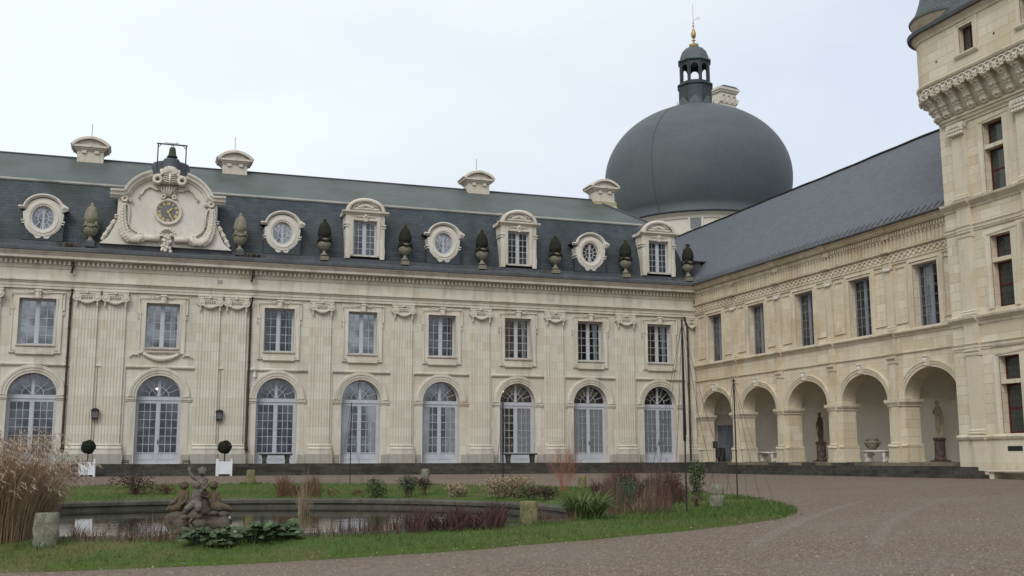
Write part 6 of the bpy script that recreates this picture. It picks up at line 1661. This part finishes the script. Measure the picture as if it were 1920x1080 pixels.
# bergenia patch
bg_ = at(445, 1018); rn = random.Random(17)
for i, (px, py, wd, nn, lab) in enumerate(((395, 1021, .36, 60, 'broad leaved green patch at the near pond edge below the fountain'), (462, 1016, .44, 85, 'broad leaved green patch right of the fountain, left of the reeds'), (518, 1010, .32, 50, 'small broad leaved patch against the dark reed stems'))):
    p = at(px, py); c = MB()
    for k in range(nn):
        a = rn.uniform(0, 6.28); r = wd*math.sqrt(rn.random()); h = .04+.19*rn.random()**1.4; q = Vector((r*math.cos(a), r*math.sin(a), h)); az = a+rn.gauss(0, .5); L = rn.uniform(.05, .115); tilt = rn.uniform(-.2, 1.1)
        d = Vector((math.cos(az)*math.cos(tilt), math.sin(az)*math.cos(tilt), math.sin(tilt))); s = Vector((-math.sin(az), math.cos(az), 0)); u2 = s.cross(d)*-1
        prof = [(0, .18), (.25, .78), (.58, .92), (.86, .66), (1, .12)]; i0 = len(c.v)
        for t, ww in prof:
            m_ = q+d*L*2*t-Vector((0, 0, .22*L*t*t*2)); c.v += [tuple(m_-s*L*ww+u2*-.02), tuple(m_+u2*.02), tuple(m_+s*L*ww+u2*-.02)]
        for j in range(4):
            for z_ in (0, 1): c.f.append((i0+3*j+z_, i0+3*j+z_+1, i0+3*j+z_+4, i0+3*j+z_+3))
        c.tube([(q.x*.6, q.y*.6, -.03), tuple(q)], .008, 4)
    tag(c.build('bergenia', M['bigleaf'], None, p, fix=False), lab, 'plant', 'broad leaved patches by the pond')
# red dogwood
dp = at(1056, 921); u = mpp(dp); dg_ = MB(); rn = random.Random(23)
def twig(b, d, L, r, lev):
    e = b+d*L; dg_.tube([b, b+d*L*.5+Vector((rn.gauss(0, .02), rn.gauss(0, .02), 0)), e], [r, r*.8, r*.55], 4)
    if lev:
        for _ in range(rn.choice((2, 3))):
            t = rn.uniform(.45, 1); nd = (d+Vector((rn.gauss(0, .38), rn.gauss(0, .38), rn.gauss(.1, .15)))).normalized(); twig(b+d*L*t, nd, L*rn.uniform(.5, .75), r*.6, lev-1)
for k in range(24):
    a = rn.uniform(0, 6.28); s = rn.uniform(.12, .62); twig(Vector((rn.gauss(0, .08), rn.gauss(0, .08), 0)), Vector((s*math.cos(a), s*math.sin(a), 1)).normalized(), rn.uniform(.7, .98), .0065, 3)
tag(dg_.build('red_dogwood', M['dogwood'], None, dp, fix=False), 'bare shrub with bright red stems on the far side of the pond', 'shrub')
# far bank planting
leafball('green_bush', 'round green bush on the far bank, left of the grey bollard and its neighbour', 'bush', 706, 934, 1100, .48, .36, M['shrub'], .045, 31, group='green bushes on the far bank')
leafball('green_bush', 'round green bush on the far bank nearest the grey bollard', 'bush', 764, 933, 1100, .44, .40, M['greyshrub'], .045, 32, group='green bushes on the far bank')
leafball('dark_green_plant', 'dark leafy plant at the foot of the grey bollard', 'plant', 796, 928, 380, .35, .30, M['darkleaf'], .05, 33)
leafball('straw_clump', 'small straw coloured clump right of the grey bollard', 'grass clump', 856, 932, 1500, .44, .25, M['straw'], .04, 34, stems=10, group='straw coloured clumps on the far bank', stem_m=M['straw'])
leafball('straw_clump', 'large straw coloured clump beside the slender support', 'grass clump', 962, 934, 4600, 1.10, .36, M['straw'], .042, 35, ry=.7, stems=24, group='straw coloured clumps on the far bank', stem_m=M['straw'])
leafball('dark_leafy_bush', 'dark leafy plant at the foot of the red stemmed shrub', 'bush', 1020, 938, 700, .55, .24, M['darkleaf'], .05, 36)
leafball('dark_green_plant', 'olive green plant in front of the large straw clump', 'plant', 990, 938, 500, .4, .25, M['shrub'], .05, 37)
reedbed('brown_patch', [((520, 926), (600, 926), 8)], 900, .85, M['brownleaf'], 13, .012, .3)
reedbed('brown_patch', [((615, 926), (690, 926), 5)], 300, .25, M['brownleaf'], 14, .014, .2)
leafball('withered_bush', 'withered dark reddish bush on the far bank left of the fountain', 'bush', 252, 928, 900, .85, .42, M['darkleaf'], .05, 38, stems=22, stem_m=M['redstem'])
leafball('withered_bush', 'low brown seed headed plant just left of the fountain', 'bush', 312, 927, 300, .5, .2, M['brownleaf'], .04, 39, stems=16, stem_m=M['redstem'])
leafball('tall_shrub', 'upright green shrub behind the tallest plant support', 'shrub', 1307, 936, 900, .30, .58, M['shrub'], .045, 41)
leafball('green_bush', 'loose green bush in the right bed, behind the brown stems', 'bush', 1225, 938, 900, .6, .36, M['greyshrub'], .045, 42, group=None)
leafball('green_bush', 'low grey green bush at the right of the strappy clump', 'bush', 1172, 950, 900, .34, .42, M['greyshrub'], .045, 61)
leafball('withered_bush', 'brown seed headed plant left of the tallest plant support', 'bush', 1262, 944, 700, .42, .48, M['brownleaf'], .035, 62, stems=26, stem_m=M['reed'])
leafball('withered_plant', 'small faded brown plant at the foot of the tallest plant support', 'plant', 1306, 952, 220, .16, .16, M['brownleaf'], .03, 63, stems=6)
# reed clump standing in the water
d_ = ray(570, 962); q = CAM+d_*((WATER-CAM.z)/d_.z); mb = MB(); rn = random.Random(51)
for k in range(150):
    a = rn.uniform(0, 6.28); r = .18*math.sqrt(rn.random()); blade(mb, Vector((r*math.cos(a), r*math.sin(a), -.05)), rn.uniform(.4, 1.0), rn.uniform(.03, .28), rn.uniform(0, 6.28), .008, 3, .5, rn.uniform(0, PI))
for k in range(4): blade(mb, Vector((rn.gauss(0, .05), rn.gauss(0, .05), -.05)), 1.75, rn.uniform(.02, .16), rn.uniform(0, 6.28), .008, 4, .1, 0.3)
tag(mb.build('pond_reeds', M['straw'], None, (q.x, q.y, WATER), fix=False), 'pale reed tuft growing out of the pond water', 'reeds')

# lawn blades: short and dense, thicker towards the camera
gb_ = MB(); rn = random.Random(77); cnt = 0
def keepgrass(x, y):
    r = math.hypot(x-ISC.x, y-ISC.y); return r < edge(math.atan2(y-ISC.y, x-ISC.x))+.05 and bdist(x, y) > BR+.45
while cnt < 70000:
    a = rn.uniform(0, 2*PI); r = 15.5*math.sqrt(rn.random()); x, y = ISC.x+r*math.cos(a), ISC.y+r*math.sin(a)
    if not keepgrass(x, y): continue
    dist = math.hypot(x-CAM.x, y-CAM.y)
    if dist > 30 and rn.random() < .72: continue
    cl_ = .5+.5*math.sin(x*1.3+math.sin(y*1.7))*math.sin(y*1.1+1.3*math.sin(x*.9))
    z = gz(x, y); h = (.035+.07*rn.random()**2)*(.6+.9*cl_); az = rn.uniform(0, 6.28); w = .006 if dist < 24 else .011; s = Vector((math.cos(az), math.sin(az), 0))*w; b = Vector((x, y, z)); t = b+Vector((rn.gauss(0, .03), rn.gauss(0, .03), h))
    i = len(gb_.v); gb_.v += [tuple(b-s), tuple(b+s), tuple(t)]; gb_.f.append((i, i+1, i+2)); cnt += 1
for px, py in ((85, 1022), (470, 908), (797, 910), (992, 984), (1345, 951), (1288, 964), (1383, 936)):   # longer tufts the mower misses
    p = at(px, py)
    for k in range(260):
        a = rn.uniform(0, 6.28); r = rn.uniform(.12, .48); x, y = p.x+r*math.cos(a), p.y+r*math.sin(a); blade(gb_, Vector((x, y, gz(x, y)-.01)), rn.uniform(.06, .17), .06, rn.uniform(0, 6.28), .007, 2, .4, rn.uniform(0, PI))
tag(gb_.build('grass', M['blade'], fix=False), kind='stuff')

# loose light and dark stones lying on the gravel, uncountable
pb_ = MB(); rn = random.Random(91)
for k in range(15000):
    d = 9+26*rn.random()**1.5; a = YAW+rn.uniform(-.46, .46); x, y = CAM.x+d*math.sin(a), CAM.y+d*math.cos(a)
    if x > 1.2 or y > -2.4 or math.hypot(x-ISC.x, y-ISC.y) < edge(math.atan2(y-ISC.y, x-ISC.x))+.05: continue
    r = rn.uniform(.006, .016)*(1 if rn.random() < .97 else 1.6); z = base_z(x, y)-.012; i = len(pb_.v); t = rn.uniform(0, 1.5)
    pb_.v += [(x+r*math.cos(t+q*PI/2)*rn.uniform(.7, 1.3), y+r*math.sin(t+q*PI/2)*rn.uniform(.7, 1.3), z) for q in range(4)]+[(x, y, z+r*.8)]
    pb_.f += [(i+q, i+(q+1) % 4, i+4) for q in range(4)]
M['pebble'] = leafmat('loose_stones', (.10, .075, .058), (.38, .31, .25), .95)
tag(pb_.build('loose_gravel', M['pebble'], fix=False), kind='stuff')

# a few fallen leaves on the lawn and along its edge, uncountable
fl = MB(); rn = random.Random(17)
for k in range(420):
    a = rn.uniform(-2.1, .3); r = edge(a)+rn.gauss(-.5, .7); x, y = ISC.x+r*math.cos(a), ISC.y+r*math.sin(a)
    if bdist(x, y) < BR+.5: continue
    z = (gz(x, y) if r < edge(a) else base_z(x, y))+.03; t = rn.uniform(0, 6.28); w = rn.uniform(.012, .028)
    fl.quad((x-w*math.cos(t), y-w*math.sin(t), z), (x+w*.6*math.sin(t), y-w*.6*math.cos(t), z+.012), (x+w*math.cos(t), y+w*math.sin(t), z+.004), (x-w*.6*math.sin(t), y+w*.6*math.cos(t), z+.014))
tag(fl.build('fallen_leaves', M['brownleaf'], fix=False), kind='stuff')
